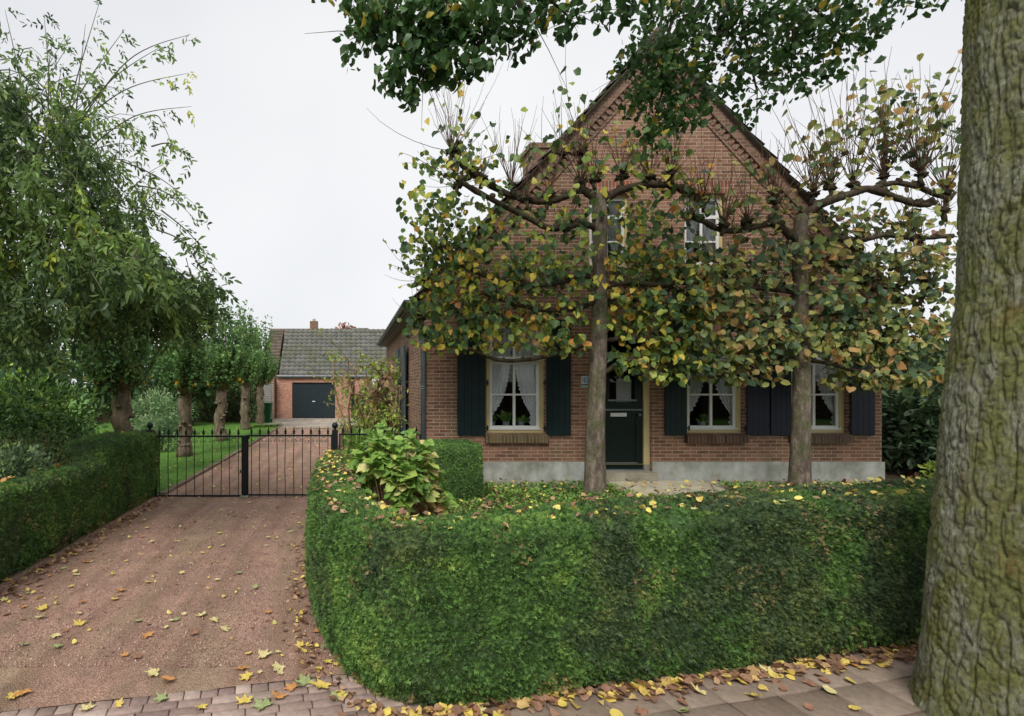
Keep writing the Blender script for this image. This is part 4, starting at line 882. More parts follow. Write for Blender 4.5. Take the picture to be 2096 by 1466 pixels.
# ================================================================= PLEACHED LIMES
LY = 7.9; lp = lambda px, py, dy=0: Vector(at(px, py, LY+dy))
def smooth_pts(pts, sub=4):
    out = []
    for i in range(len(pts)-1):
        p0, p1, p2, p3 = pts[max(i-1, 0)], pts[i], pts[i+1], pts[min(i+2, len(pts)-1)]
        for k in range(sub): u = k/sub; out.append(.5*((2*p1)+(p2-p0)*u+(2*p0-5*p1+4*p2-p3)*u*u+(3*p1-p0-3*p2+p3)*u**3))
    out.append(pts[-1]); return out
def pleached(name, label, trunk, limbs, knobs, shootspec, leafclumps, nleaf_scale, mat, base_r, top_r, sprays):
    base = lp(*trunk[0]); t = thing(name, label, 'tree', (base.x, LY, .27)); tp = smooth_pts([lp(*p) for p in trunk], 6); k = len(tp); mb = MB()
    rad = [base_r+(top_r-base_r)*(i/(k-1))**.6+.03*math.exp(-i/2.) for i in range(k)]; mb.tube(tp, rad, 18, lump=.025); mb.ball(tp[-1], rad[-1]*1.04, 12, 8, lump=.06); mb.build('trunk', M_bark_lime, t, True)
    lb = MB()
    for pts, r0, r1 in limbs:
        dy0 = random.uniform(-.1, .1); q = [lp(p[0], p[1], dy0*min(i, 2)/2+random.uniform(-.03, .03))+Vector((0, 0, random.uniform(-.025, .025) if i else 0)) for i, p in enumerate(pts)]; s_ = smooth_pts(q, 6); m_ = len(s_)
        lb.tube(s_, [.84*(r0+(r1-r0)*i/(m_-1))*random.uniform(.9, 1.12) for i in range(m_)], 10, lump=.13)
        for i in range(3, m_, 4):
            if random.random() < .6: lb.ball(s_[i]+Vector((0, 0, r1*.8)), r1*1.25, 8, 6, lump=.25)
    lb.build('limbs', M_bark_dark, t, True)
    P = []; D = []; Sz = []; Tn = []; sh = MB()
    for (px, py, ns, ln, leafp, spread) in knobs:
        c_ = lp(px, py+12, random.uniform(-.06, .06)); kb = MB(); kb.ball(c_, .05, 10, 8, lump=.6, sc=(1.5, 1.1, .9)); kb.ball(c_+Vector((random.uniform(-.08, .08), .02, random.uniform(-.04, .04))), .042, 8, 6, lump=.5); kb.tube([c_, c_+Vector((random.uniform(-.03, .03), 0, -.1)), c_+Vector((random.uniform(-.05, .05), 0, -.17))], [.036, .03, .03], 7, lump=.3)
        for _ in range(14): a = random.gauss(0, .9); kb.tube([c_, c_+Vector((math.sin(a)*.15, random.gauss(0, .06), math.cos(a)*.14))], [.007, .003], 3)
        kb.build('knob', M_bark_dark, t, True)
        for s_ in range(int(ns*1.3)):
            a = random.gauss(0, spread); b_ = random.gauss(0, .35); d = Vector((math.sin(a), math.sin(b_), math.cos(a))).normalized(); q = c_.copy(); pts = [q.copy()]; L = ln*random.uniform(.5, 1.6)
            for i in range(5): d = (d+Vector((random.gauss(0, .12), random.gauss(0, .12), .12))).normalized(); q = q+d*L/5; pts.append(q.copy())
            sh.tube(pts, [.0056, .005, .0042, .0036, .0028, .0018], 4, cap=False)
            for i in range(1, 6):
                if random.random() < leafp*(.5+.5*i/5): P.append(pts[i]); D.append((random.gauss(0, .6), random.gauss(0, .6), -.6)); Sz.append(random.uniform(.08, .14)); Tn.append(random.uniform(.2, 1))
    # leafy shoots spraying out all along the tiers
    for (x0, x1, y0, y1, ns) in sprays:
        for s_ in range(ns):
            c_ = lp(random.uniform(x0, x1), random.uniform(y0, y1), random.gauss(0, .12)); a = random.gauss(0, 1.0); d = Vector((math.sin(a), random.gauss(0, .7), math.cos(a)*.7+.1)).normalized(); L = random.uniform(.3, .9); q = c_.copy(); pts = [q.copy()]
            for i in range(4): d = (d+Vector((random.gauss(0, .12), random.gauss(0, .12), -.05))).normalized(); q = q+d*L/4; pts.append(q.copy())
            sh.tube(pts, [.007, .006, .005, .004, .0025], 4, cap=False)
            for i in range(1, 5):
                for _ in range(2):
                    if random.random() < .8: P.append(pts[i]+Vector((random.gauss(0, .03), random.gauss(0, .03), 0))); D.append((random.gauss(0, .6), random.gauss(-.15, .5), -.75)); Sz.append(random.uniform(.06, .125)); Tn.append(random.random())
    for (px, py, rx, ry, cnt) in leafclumps:
        c_ = lp(px, py); s_ = F_PX/LY; pp_, oo_ = clumps([(c_.x, c_.y, c_.z, rx/s_, .42, ry/s_, max(int(cnt*nleaf_scale), 1))])
        for i in range(len(pp_)): P.append(Vector(pp_[i])); D.append((random.gauss(0, .55), random.gauss(-.15, .5), -.8)); Sz.append(random.uniform(.065, .14)); Tn.append(random.random())
    P = np.array([tuple(p) for p in P]); D = np.array([tuple(d) for d in D]); k = len(P); Tn = np.array(Tn); cl_ = fbm(P*2.6+3, 2)
    Tn = np.clip(Tn**1.2*.8+(cl_-.5)*.7+.05, 0, 1); Tn = np.where(rng.random(k) < .06, .64+.3*rng.random(k), Tn)
    N = nrm(np.stack([rng.normal(0, .5, k), -1+rng.normal(0, .45, k), .55+rng.normal(0, .4, k)], 1))
    sh.build('shoots', M_twig, t)
    leafobj('foliage', T_round, P, D, N, np.array(Sz), Tn, mat, t)
    return t
tr1 = [(1218, 1020), (1218, 940), (1219, 860), (1222, 780), (1226, 700), (1227, 620), (1228, 520), (1229, 440), (1226, 408)]
limbs1 = [([(1226, 415), (1190, 392), (1150, 408), (1110, 416), (1050, 400), (990, 372), (945, 340), (928, 305)], .075, .05),
          ([(1226, 470), (1190, 462), (1130, 467), (1085, 447), (1040, 425), (975, 390), (940, 368)], .06, .045),
          ([(1228, 415), (1262, 392), (1300, 380), (1340, 378), (1375, 382), (1410, 400), (1440, 415)], .075, .045),
          ([(1228, 560), (1185, 572), (1110, 582), (1040, 575), (985, 558), (930, 530), (905, 500)], .055, .04),
          ([(1228, 590), (1290, 580), (1360, 585), (1430, 560), (1470, 540)], .05, .035),
          ([(1226, 615), (1170, 632), (1110, 636), (1050, 620), (985, 600)], .05, .035),
          ([(1226, 612), (1300, 610), (1370, 618), (1440, 600)], .045, .03),
          ([(1222, 700), (1180, 712), (1140, 722), (1080, 735), (1020, 738), (960, 715), (900, 690)], .05, .025),
          ([(1225, 770), (1290, 735), (1360, 745), (1420, 765)], .045, .025),
          ([(1225, 700), (1290, 690), (1350, 700), (1420, 690)], .045, .03)]
knobs1 = [(925, 298, 26, .95, .10, .55), (938, 366, 14, .55, .2, .9), (985, 352, 8, .6, .12, .4), (1046, 368, 20, .85, .07, .35), (1075, 395, 8, .6, .1, .4), (1125, 386, 12, .9, .15, .35), (1190, 362, 18, .85, .15, .5), (1218, 355, 10, .9, .1, .4), (1275, 350, 20, .8, .12, .5),
          (1330, 350, 14, .75, .12, .4), (1372, 344, 18, .8, .15, .5), (1440, 400, 12, .7, .2, .5), (900, 500, 14, .7, .25, .9), (870, 560, 12, .65, .2, 1.0), (1160, 455, 8, .5, .3, .5), (1060, 565, 8, .4, .4, .6), (860, 640, 9, .5, .3, 1.0), (1190, 300, 5, 1.1, .5, .25), (1150, 300, 3, .9, .4, .3)]
cl1 = [(905, 440, 55, 60, 150), (870, 520, 55, 55, 120), (930, 520, 70, 60, 170), (890, 610, 55, 50, 120), (960, 600, 90, 45, 150), (1010, 520, 80, 45, 110), (1080, 560, 90, 40, 120), (1150, 560, 80, 45, 110), (1060, 470, 90, 40, 70), (1170, 480, 60, 60, 90),
       (1120, 640, 110, 35, 110), (1000, 650, 100, 40, 130), (880, 680, 50, 35, 90), (940, 690, 70, 32, 110), (1060, 680, 90, 26, 60), (1150, 700, 70, 28, 60), (1310, 480, 50, 60, 100), (1350, 450, 50, 60, 90), (1330, 540, 90, 50, 150), (1260, 560, 40, 60, 60),
       (1300, 640, 80, 45, 130), (1380, 640, 90, 50, 170), (1340, 700, 90, 45, 170), (1290, 740, 60, 35, 90), (1400, 720, 70, 45, 140), (1360, 765, 60, 22, 50), (860, 380, 40, 50, 35), (920, 330, 60, 40, 50), (1010, 400, 60, 35, 30), (1220, 340, 60, 30, 30), (1380, 370, 50, 30, 40), (1130, 415, 60, 20, 20), (845, 640, 30, 40, 30), (840, 450, 35, 60, 50), (900, 240, 40, 50, 12), (960, 280, 50, 50, 22), (1150, 300, 60, 60, 26), (1180, 200, 40, 60, 16), (1260, 300, 60, 50, 26), (1060, 310, 50, 50, 12), (1330, 330, 50, 40, 26), (1290, 400, 70, 30, 40), (1000, 460, 70, 40, 60)]
pleached('pleached_lime', 'pollarded lime tree in front of the left window and door, with yellow and green leaves', tr1, limbs1, knobs1, None, cl1, .7, M_l_lime, .166, .092,
         [(860, 1200, 540, 580, 40), (1240, 1440, 560, 600, 40), (880, 1200, 620, 650, 35), (1240, 1440, 620, 700, 40), (900, 1200, 700, 735, 20), (980, 1400, 430, 480, 20), (880, 980, 330, 380, 14)])
tr2 = [(1637, 1005), (1638, 930), (1640, 860), (1641, 780), (1640, 700), (1638, 620), (1637, 540), (1638, 480), (1640, 450)]
limbs2 = [([(1640, 455), (1665, 425), (1700, 408), (1745, 395), (1780, 388), (1840, 408), (1890, 420), (1915, 415)], .08, .045), ([(1780, 388), (1830, 372), (1880, 385), (1915, 398), (1945, 412)], .05, .04),
          ([(1636, 495), (1600, 468), (1575, 460), (1530, 468), (1480, 470), (1440, 455), (1410, 440)], .07, .045), ([(1575, 460), (1585, 440), (1590, 420)], .05, .05),
          ([(1640, 500), (1700, 488), (1760, 492), (1810, 480), (1870, 485), (1950, 483)], .055, .04), ([(1638, 540), (1690, 530), (1750, 560), (1800, 590), (1860, 580), (1905, 570)], .05, .04),
          ([(1636, 600), (1560, 590), (1500, 595), (1440, 580), (1370, 585)], .05, .035), ([(1636, 650), (1590, 640), (1530, 655), (1460, 650)], .045, .03), ([(1640, 655), (1700, 640), (1770, 655), (1850, 650)], .045, .03),
          ([(1640, 730), (1580, 740), (1520, 765), (1450, 770)], .04, .025), ([(1642, 735), (1700, 745), (1770, 760), (1850, 765)], .04, .025), ([(1905, 585), (1880, 620), (1840, 665)], .03, .025)]
knobs2 = [(1588, 400, 22, .8, .15, .5), (1665, 385, 22, 1.0, .3, .35), (1700, 372, 20, 1.15, .45, .3), (1745, 365, 16, 1.2, .5, .35), (1810, 348, 30, 1.2, .5, .4), (1885, 345, 30, 1.2, .5, .4), (1935, 380, 18, 1.1, .5, .35), (1930, 420, 10, .6, .3, .5), (1480, 448, 16, .8, .2, .5), (1530, 440, 10, .7, .2, .4), (1410, 430, 10, .7, .3, .5),
          (1900, 570, 14, .8, .25, .5), (1790, 560, 10, .6, .3, .6), (1500, 560, 12, .7, .25, .6), (1760, 480, 10, .55, .2, .6), (1880, 480, 12, .6, .2, .6)]
cl2 = [(1450, 530, 60, 40, 70), (1520, 560, 80, 50, 160), (1460, 620, 80, 45, 150), (1550, 640, 90, 50, 190), (1480, 690, 90, 45, 220), (1560, 720, 80, 45, 200), (1450, 750, 80, 30, 120), (1530, 770, 70, 22, 60), (1590, 540, 60, 60, 120), (1640, 530, 60, 60, 120), (1700, 530, 60, 60, 130), (1690, 610, 70, 55, 190),
       (1620, 690, 60, 50, 130), (1700, 690, 80, 50, 260), (1780, 640, 80, 50, 220), (1780, 710, 90, 55, 320), (1860, 690, 80, 60, 280), (1920, 640, 40, 70, 130), (1750, 770, 70, 30, 110), (1830, 770, 80, 35, 170), (1910, 760, 45, 40, 100), (1850, 600, 70, 40, 110), (1800, 540, 90, 40, 100), (1900, 530, 60, 40, 70), (1850, 450, 90, 25, 40), (1700, 430, 60, 40, 45), (1580, 430, 50, 40, 45),
       (1745, 250, 40, 50, 26), (1800, 190, 50, 45, 34), (1860, 200, 50, 45, 38), (1920, 220, 45, 60, 42), (1700, 310, 40, 50, 16), (1850, 270, 80, 40, 30), (1940, 300, 30, 50, 18), (1400, 560, 70, 60, 120), (1390, 490, 40, 40, 40), (1560, 330, 30, 40, 8), (1980, 600, 50, 120, 160), (2040, 700, 70, 100, 140), (2020, 420, 70, 60, 60)]
pleached('pleached_lime', 'pollarded lime tree in front of the right windows, with browning leaves', tr2, limbs2, knobs2, None, cl2, .68, M_l_lime2, .142, .086,
         [(1400, 1620, 580, 660, 50), (1660, 1900, 520, 600, 40), (1660, 1920, 630, 760, 50), (1420, 1620, 700, 760, 35), (1660, 1900, 440, 490, 20), (1490, 1620, 440, 500, 14)])

# ================================================================= STREET TREE (big trunk at the right, crown over the view)
def bigtrunk():
    cx, cy = 4.0, 2.93; t = thing('street_tree', 'large mossy street tree with fissured trunk at the right edge, branches overhead', 'tree', (cx, cy, 0))
    nu_, nv_ = 640, 820; th = np.linspace(0, 2*math.pi, nu_, endpoint=False); zz = np.linspace(-.05, 6.5, nv_); TH, ZZ = np.meshgrid(th, zz)
    rad = .405-.008*ZZ+.115*np.clip((2.5-ZZ)/2.5, 0, 1)**.75*(1+.10*np.sin(TH*5+1.2))+.035*np.exp(-np.maximum(ZZ, 0)/.15)*(1+.5*np.sin(TH*7))
    c3 = np.stack([np.cos(TH)*.42, np.sin(TH)*.42, ZZ], -1); wob = fbm(c3*np.array([3, 3, 1.2])+4, 2)-.5
    q = c3*np.array([21, 21, 4.6])+wob[..., None]*2.6; ridge = np.clip(np.abs(vnoise(q)-.5)*7, 0, 1)                    # long crossing fissures
    q2 = c3*np.array([44, 44, 17.0])+8+wob[..., None]*3; b_ = np.clip(np.abs(vnoise(q2)-.5)*6, 0, 1)
    plate = fbm(c3*np.array([60, 60, 34]), 3)-.5
    rad = rad+.019*(ridge**.5-.7)+.010*(b_**.6-.6)+.016*(fbm(c3*np.array([5, 5, 2.2]), 2)-.5)+.014*plate
    lean = -.055*(ZZ/6.5)*0
    X = cx+.021*ZZ+np.cos(TH)*rad; Y = cy+np.sin(TH)*rad; V = np.stack([X, Y, ZZ], -1).reshape(-1, 3)
    I = np.arange(nu_*nv_).reshape(nv_, nu_); J = np.roll(I, -1, 1); f = np.stack([I[:-1], J[:-1], J[1:], I[1:]], -1).reshape(-1, 4)
    m = Mat('street_tree_bark', .92, .15); n1 = m.noise(34, 8, rough=.8, stretch=(1, 1, .4)); c = m.ramp(n1, [(.36, lin(84, 82, 66)), (.5, lin(142, 142, 122)), (.66, lin(190, 192, 172))])
    f1 = m.ramp(m.noise(4.5, 6, rough=.75, stretch=(1, 1, .6)), [(.40, (0, 0, 0, 1)), (.56, (.85, .85, .85, 1))]); c = m.mix(f1, c, m.ramp(m.noise(40, 3), [(.35, lin(90, 96, 46)), (.65, lin(140, 142, 78))]))
    f2 = m.ramp(m.noise(3.1, 6, rough=.7), [(.6, (0, 0, 0, 1)), (.72, (.6, .6, .6, 1))]); c = m.mix(f2, c, lin(136, 98, 62)); m.col(c); m.bump(m.noise(90, 8, rough=.85), .02)
    tr = mesh_np('trunk', V, [f], [m.m], t, smooth=True)
    return t
street = bigtrunk()
def street_crown():
    cl = []; br = MB()
    def c_(px, py, r, n, Y, ry=None): x, y, z = at(px, py, Y); s_ = F_PX/Y; cl.append((x, y, z, r/s_, (ry or r)/s_, r/s_*.95, n))
    # left cluster: nearer, larger leaves
    A = [(740, 20, 50, 110), (720, 95, 34, 40), (760, 60, 40, 60), (800, 40, 60, 190), (860, 60, 60, 210), (850, 120, 50, 150), (800, 150, 36, 70), (840, 190, 24, 40), (900, 130, 45, 120), (930, 60, 55, 170), (990, 40, 50, 130), (1000, 120, 28, 40), (960, 140, 30, 45), (1050, 50, 45, 90), (1080, 90, 24, 28), (900, 10, 60, 160), (1120, 10, 40, 60), (1165, 50, 28, 34), (1240, 15, 30, 36), (1290, 5, 30, 36)]
    for a in A: c_(*a, 5.4, 60)
    B = [(1340, 20, 50, 130), (1400, 30, 55, 160), (1470, 40, 60, 190), (1540, 40, 60, 190), (1610, 50, 60, 190), (1680, 40, 60, 180), (1750, 30, 55, 140), (1800, 50, 34, 60), (1740, 90, 50, 110), (1660, 110, 50, 120), (1590, 120, 50, 120), (1530, 130, 50, 120), (1500, 170, 34, 60), (1550, 200, 30, 44), (1530, 240, 22, 24), (1620, 170, 36, 50), (1690, 150, 30, 40), (1320, 100, 50, 150), (1380, 100, 50, 150), (1440, 120, 44, 110),
         (1280, 130, 26, 50), (1340, 160, 44, 170), (1400, 180, 44, 150), (1310, 200, 36, 110), (1370, 230, 40, 120), (1330, 260, 28, 60), (1350, 290, 22, 40), (1420, 240, 28, 50), (1450, 190, 24, 36)]
    for a in B: c_(*a, 6.2, 60)
    for k in range(16): c_(700+k*85, -70+(k % 3)*10, 90, 130, 5.6, 80)       # the crown goes on above
    P, O = clumps(cl); k = len(P); D = nrm(rdir(k)*.7+[0, 0, -.75]); N = nrm(rdir(k)+[0, -.3, .5]); siz = np.where(P[:, 0] < 3.2, .092, .072)*(.6+.7*rng.random(k))
    tint = .2+.7*(fbm(P*2.0, 3)-.2)+rng.normal(0, .14, k)-.1; tint = np.where(rng.random(k) < .03, .95, np.clip(tint, 0, .92))
    leafobj('crown', T_round, P, D, N, siz, tint, M_l_street, street)
    root = Vector((4.2, 2.95, 6.4)); mains = [(760, 70, 5.4), (860, 150, 5.4), (980, 100, 5.4), (1090, 40, 5.4), (1170, 40, 5.4), (1350, 130, 6.2), (1340, 240, 6.2), (1440, 160, 6.2), (1550, 190, 6.2), (1620, 140, 6.2), (1740, 90, 6.2), (1500, 60, 6.2)]
    hubs = {5.4: Vector(at(1010, -120, 5.4)), 6.2: Vector(at(1520, -110, 6.2))}
    for h_ in hubs.values(): br.tube(smooth_pts([root, root.lerp(h_, .4)+Vector((0, 0, .5)), h_], 4), [.14]+[.1-.007*i for i in range(8)], 8)
    for (px, py, Y) in mains:
        e = Vector(at(px, py, Y)); h_ = hubs[Y]; m_ = h_.lerp(e, .5)+Vector((random.gauss(0, .1), random.gauss(0, .1), .12)); s_ = smooth_pts([h_, m_, e], 6); br.tube(s_, [.04-.0026*i for i in range(len(s_))], 6)
        for i in range(4, len(s_)):
            for _ in range(3): q = s_[i]+Vector((random.gauss(0, .25), random.gauss(0, .2), random.gauss(-.12, .16))); br.tube([s_[i], s_[i].lerp(q, .5)+Vector((0, 0, .03)), q], [.006, .004, .002], 3, cap=False)
    br.build('branches', M_bark_dark, street)
street_crown()

# ================================================================= WEEPING ASH (left)
def ash():
    bx, by = -7.2, 6.6; t = thing('weeping_ash', 'weeping ash with feathery hanging leaves filling the upper left corner', 'tree', (bx, by, 0)); tr = MB()
    tr.tube(smooth_pts([Vector((bx, by, -.05)), Vector((bx+.05, by, 1.5)), Vector((bx+.2, by-.05, 3.2)), Vector((bx+.7, by, 4.6))], 5), [.26-.008*i for i in range(16)], 14, lump=.03); tr.build('trunk', M_bark_poll, t, True)
    tw = MB(); P = []; D = []; N = []; S_ = []; top = Vector((bx+.8, by, 4.9))
    def strand(start, d, L, grav, dens, r=.007, sz=.27):
        q = start.copy(); n_ = max(int(L/.12), 3); pts = [q.copy()]; d = d.normalized()
        for i in range(n_):
            d = (d+Vector((random.gauss(0, .06), random.gauss(0, .06), -grav))).normalized(); q = q+d*.12; pts.append(q.copy())
            if random.random() < dens:
                for _ in range(2 if random.random() < .7 else 1):
                    P.append(tuple(q)); dd = d*.5+Vector((random.gauss(0, .5), random.gauss(0, .5), -.85)); D.append(tuple(dd)); N.append((random.gauss(0, .5), random.gauss(-.3, .5), 1)); S_.append(sz*random.uniform(.65, 1.15))
        tw.tube(pts[::2]+[pts[-1]], [r*(1-.75*i/len(pts[::2])) for i in range(len(pts[::2])+1)], 4, cap=False)
    # crown silhouette in the vertical plane of the tree: x -> top z
    ctrl = [(-9.5, 6.3), (-4.9, 6.05), (-3.95, 5.85), (-3.4, 5.6), (-3.1, 5.1), (-2.95, 4.6), (-2.8, 4.1), (-2.45, 3.65), (-2.15, 3.3)]
    cxs = [c_[0] for c_ in ctrl]; czs = [c_[1] for c_ in ctrl]
    for k in range(1400):
        x = -8.5+random.random()**.8*6.5 if random.random() < .5 else random.uniform(-6, -2.2); y = by-.35+random.uniform(-1.4, 1.5); zt = np.interp(x, cxs, czs)-.2*abs(y-by)-.12-random.random()*.5*random.random()
        zb = 2.15+max(0, (x+3.6))*.55+random.uniform(-.1, .35); f = random.random(); zs_ = zb+(zt-zb)*(1-f**1.3*.85); zs_ = max(zs_, zb+.25)
        if fbm(np.array([[x*1.1, y*.9, zs_*1.1]]), 2)[0] < .405: continue
        strand(Vector((x, y, zs_)), Vector((random.gauss(.22, .3), random.gauss(-.1, .35), random.uniform(-.35, .2))), min(random.uniform(.4, 1.0), (zs_-zb)+.1), random.uniform(.16, .34), .58)
    for k in range(60):                         # leafy shoots standing out of the dome
        x = random.uniform(-5.2, -2.85); zt = np.interp(x, cxs, czs)-random.uniform(.1, .5); strand(Vector((x, by+random.uniform(-1, .8), zt)), Vector((random.gauss(.5, .5), random.gauss(0, .3), random.uniform(.3, 1.3))), random.uniform(.4, .95), random.uniform(.08, .2), .5, .006, .22)
    # long shoots into the sky
    for (p0, p1, b_) in (((120, 300), (205, 0), .02), ((150, 290), (175, 50), .0), ((130, 300), (390, 70), -.35), ((120, 290), (385, 150), -.2), ((150, 330), (392, 218), -.2), ((130, 280), (330, 95), -.15), ((110, 280), (90, 30), .05), ((60, 260), (10, 20), .05), ((110, 280), (255, 60), -.05),
                         ((250, 330), (395, 415), -.06), ((280, 380), (400, 450), -.12), ((330, 430), (455, 570), -.1), ((310, 300), (390, 330), -.12), ((300, 240), (350, 290), -.15), ((320, 470), (440, 600), -.2)):
        a = Vector(at(*p0, 6.2)); b = Vector(at(*p1, 6.2)); m_ = a.lerp(b, .5)+Vector((0, 0, -b_ if b_ < 0 else .05)); s_ = smooth_pts([a, m_, b], 9); tw.tube(s_, [.011-.0005*i for i in range(len(s_))], 5)
        for i in range(3, len(s_)):
            if random.random() < .5: P.append(tuple(s_[i])); D.append((random.gauss(.3, .6), random.gauss(0, .5), -.5)); N.append((random.gauss(0, .4), -.6, .8)); S_.append(random.uniform(.14, .24))
    for k in range(26):                         # limbs inside the dome
        a = random.uniform(-.6, .6); e = Vector((random.uniform(-6.5, -3.5), by+random.uniform(-.8, .8), random.uniform(3.2, 4.7))); m_ = top.lerp(e, .5)+Vector((0, 0, .25)); s_ = smooth_pts([top, m_, e], 5); tw.tube(s_, [.05-.0042*i for i in range(len(s_))], 6)
    P = np.array(P); k = len(P); tint = .02+1.25*(fbm(P*1.1, 3)-.22)+rng.normal(0, .17, k)+.10*np.clip(P[:, 2]-4.6, 0, 1.2)
    D = nrm(np.array(D)); S_ = np.array(S_); side = nrm(np.cross(D, rdir(k)+np.array([0, -.6, .3]))); LP = []; LD = []; LS = []; LT = []
    for j in range(4):
        for sg in (-1, 1):
            f = .2+.22*j; LP.append(P+D*(S_*f)[:, None]+rng.normal(0, .008, (k, 3))-np.array([0, 0, .12])*(f*f*S_)[:, None]); LD.append(D*.75+side*sg+rng.normal(0, .32, (k, 3))+[0, 0, -.3]); LS.append(S_*rng.uniform(.26, .46, k)); LT.append(tint+rng.normal(0, .07, k))
    LP.append(P+D*S_[:, None]*.95); LD.append(D+rng.normal(0, .2, (k, 3))); LS.append(S_*.42); LT.append(tint)
    LP = np.vstack(LP); kk = len(LP); keep = rng.random(kk) < .93; LD = np.vstack(LD)[keep]; LS = np.concatenate(LS)[keep]; LT = np.concatenate(LT)[keep]; LP = LP[keep]
    leafobj('crown', T_oval, LP, LD, rdir(len(LP))*.8+[0, -.5, .6], LS, LT, M_l_ash, t); tw.build('branches', M_twig_green, t)
ash()

# ================================================================= POLLARD ROW
def pollard():
    t = thing('pollard_tree', '', 'tree', (0, 0, 0), 'pollarded trees in a row on the lawn'); tr = MB(); pts = [Vector((random.gauss(0, .03), random.gauss(0, .03), z)) for z in np.linspace(-.02, 2.0, 12)]; rad = [.215-.035*min(i, 3)/3*1.0+.018*math.sin(i*1.7) for i in range(12)]; rad[0] = .25
    tr.tube(pts, rad, 16, lump=.07)
    for k in range(26): a = random.uniform(0, 6.28); z = random.uniform(.2, 1.9); tr.ball((.17*math.cos(a), .17*math.sin(a), z), random.uniform(.04, .075), 8, 6, lump=.25, sc=(1, 1, .6))
    for k in range(7): a = k*.9; tr.ball((.15*math.cos(a), .15*math.sin(a), 2.06+.08*math.sin(k)), .13, 9, 7, lump=.2); tr.tube([(.1*math.cos(a), .1*math.sin(a), 1.85), (.3*math.cos(a), .3*math.sin(a), 2.35)], [.1, .06], 8, lump=.1)
    tr.build('trunk', M_bark_poll, t, True); sh = MB(); P = []; D = []
    for k in range(125):
        a = random.uniform(0, 6.28); r = random.uniform(.1, .4); q = Vector((r*math.cos(a), r*math.sin(a), 1.95+random.uniform(-.12, .25))); tilt = random.random()**1.2*1.0; d = Vector((math.cos(a)*math.sin(tilt), math.sin(a)*math.sin(tilt), math.cos(tilt)*.9+.05)).normalized(); L = random.uniform(.9, 1.5)+(1.8*random.random()**.8 if tilt < .4 else 0); p_ = [q.copy()]
        for i in range(10): d = (d+Vector((random.gauss(0, .05), random.gauss(0, .05), .13))).normalized(); q = q+d*L/10; p_.append(q.copy())
        sh.tube(p_[::2]+[p_[-1]], [.012, .010, .008, .006, .004, .003, .002][:len(p_[::2])+1], 4, cap=False)
        for i in range(1, 11):
            for _ in range(6 if i < 9 else 5): P.append(tuple(p_[i]+Vector((random.gauss(0, .05), random.gauss(0, .05), random.gauss(0, .05))))); D.append((random.gauss(0, .6), random.gauss(0, .6), random.gauss(.25, .45)))
    P = np.array(P); k = len(P); tint = .15+.7*(fbm(P*2.3, 3)-.15)+rng.normal(0, .12, k); tint = np.where((P[:, 2] < 2.3) & (rng.random(k) < .05), .95+.05*rng.random(k), np.clip(tint, 0, .9))
    leafobj('crown', T_round, P, np.array(D), rdir(k)+[0, 0, .4], .06+.05*rng.random(k), tint, M_l_poll, t); sh.build('shoots', M_twig, t); return t
po = pollard()
for i, (x, y, rz, s_, lab) in enumerate([(-4.6, 10.5, 0, .98, 'nearest pollard tree, thick leaning trunk rising behind the left hedge'), (-4.55, 14.0, 1.3, .92, 'second pollard tree from the hedge, mossy trunk seen through the left gate leaf'),
                                         (-4.53, 17.8, 2.9, .98, 'third pollard tree of the row, pale knobbly trunk in the lawn'), (-4.57, 22.0, 4.1, 1.03, 'fourth pollard tree of the row, slim pale trunk left of the last one'), (-4.5, 25.2, 5.2, 1.0, 'last and farthest pollard tree of the row, beside the green bin')]):
    o = po if i == 0 else copy_tree(po); o.location = (x, y, .01); o.rotation_euler = (0, R(-4) if i == 0 else 0, rz); o.scale = (s_*(1.0 if i < 3 else .95), s_*(1.0 if i < 3 else .95), s_); o['label'] = lab

# ================================================================= BACKGROUND
def backtree(name, label, x, y, r, h, n, mat, z0=0., size=.22, tb=0., crown0=.25):
    t = thing(name, label, 'tree', (x, y, z0), 'background trees'); tr = MB(); tr.tube([(x, y, z0-.05), (x+.1, y, z0+h*.5), (x, y, z0+h*.8)], [.2, .13, .05], 8)
    for k in range(8): a = random.uniform(0, 6.28); tr.tube([(x, y, z0+h*(.3+.05*k)), (x+r*.6*math.cos(a), y+r*.6*math.sin(a), z0+h*(.5+.05*k))], [.07, .02], 5)
    tr.build('trunk', M_bark_dark, t); cl = []
    for k in range(18): a = random.uniform(0, 6.28); q = random.uniform(.2, .75); zc = random.uniform(crown0, .88); wd = math.sin(math.pi*min(max((zc-crown0+.12)/(1.05-crown0), .05), 1))**.6; cl.append((x+r*q*wd*math.cos(a), y+r*q*wd*math.sin(a), z0+h*zc, r*.38, r*.38, h*.13, n/18))
    P, O = clumps(cl); k = len(P); leafobj('crown', T_round, P, nrm(O+rdir(k)), nrm(O+rdir(k)), size*(.6+.7*rng.random(k)), tb+.2+.8*(fbm(P*.8, 3)-.2)+rng.normal(0, .15, k), mat, t)
for a in [(-10.5, 15, 2.2, 4.6, 3800, M_l_back, 'rounded green tree behind the laurel at the far left'), (-14, 17, 2.6, 5.0, 3200, M_l_back, 'green tree farthest left behind the conifer'), (-7.6, 24, 1.9, 4.3, 3200, M_l_back, 'green tree behind the pale shrub on the lawn'),
          (-11.5, 26, 2.8, 5.0, 3600, M_l_back, 'wide green tree behind the left garden'), (-6.3, 30, 1.7, 4.3, 2600, M_l_back, 'small green tree beyond the last pollards'), (-17, 28, 3.2, 6, 3000, M_l_back, 'tall green tree in the left background'), (-8.2, 12.2, 1.5, 3.4, 3400, M_l_back, 'low yellow green tree between the laurel and the first pollard')]:
    backtree('garden_tree', a[6], a[0], a[1], a[2], a[3], a[4], a[5], tb=random.uniform(-.05, .12))
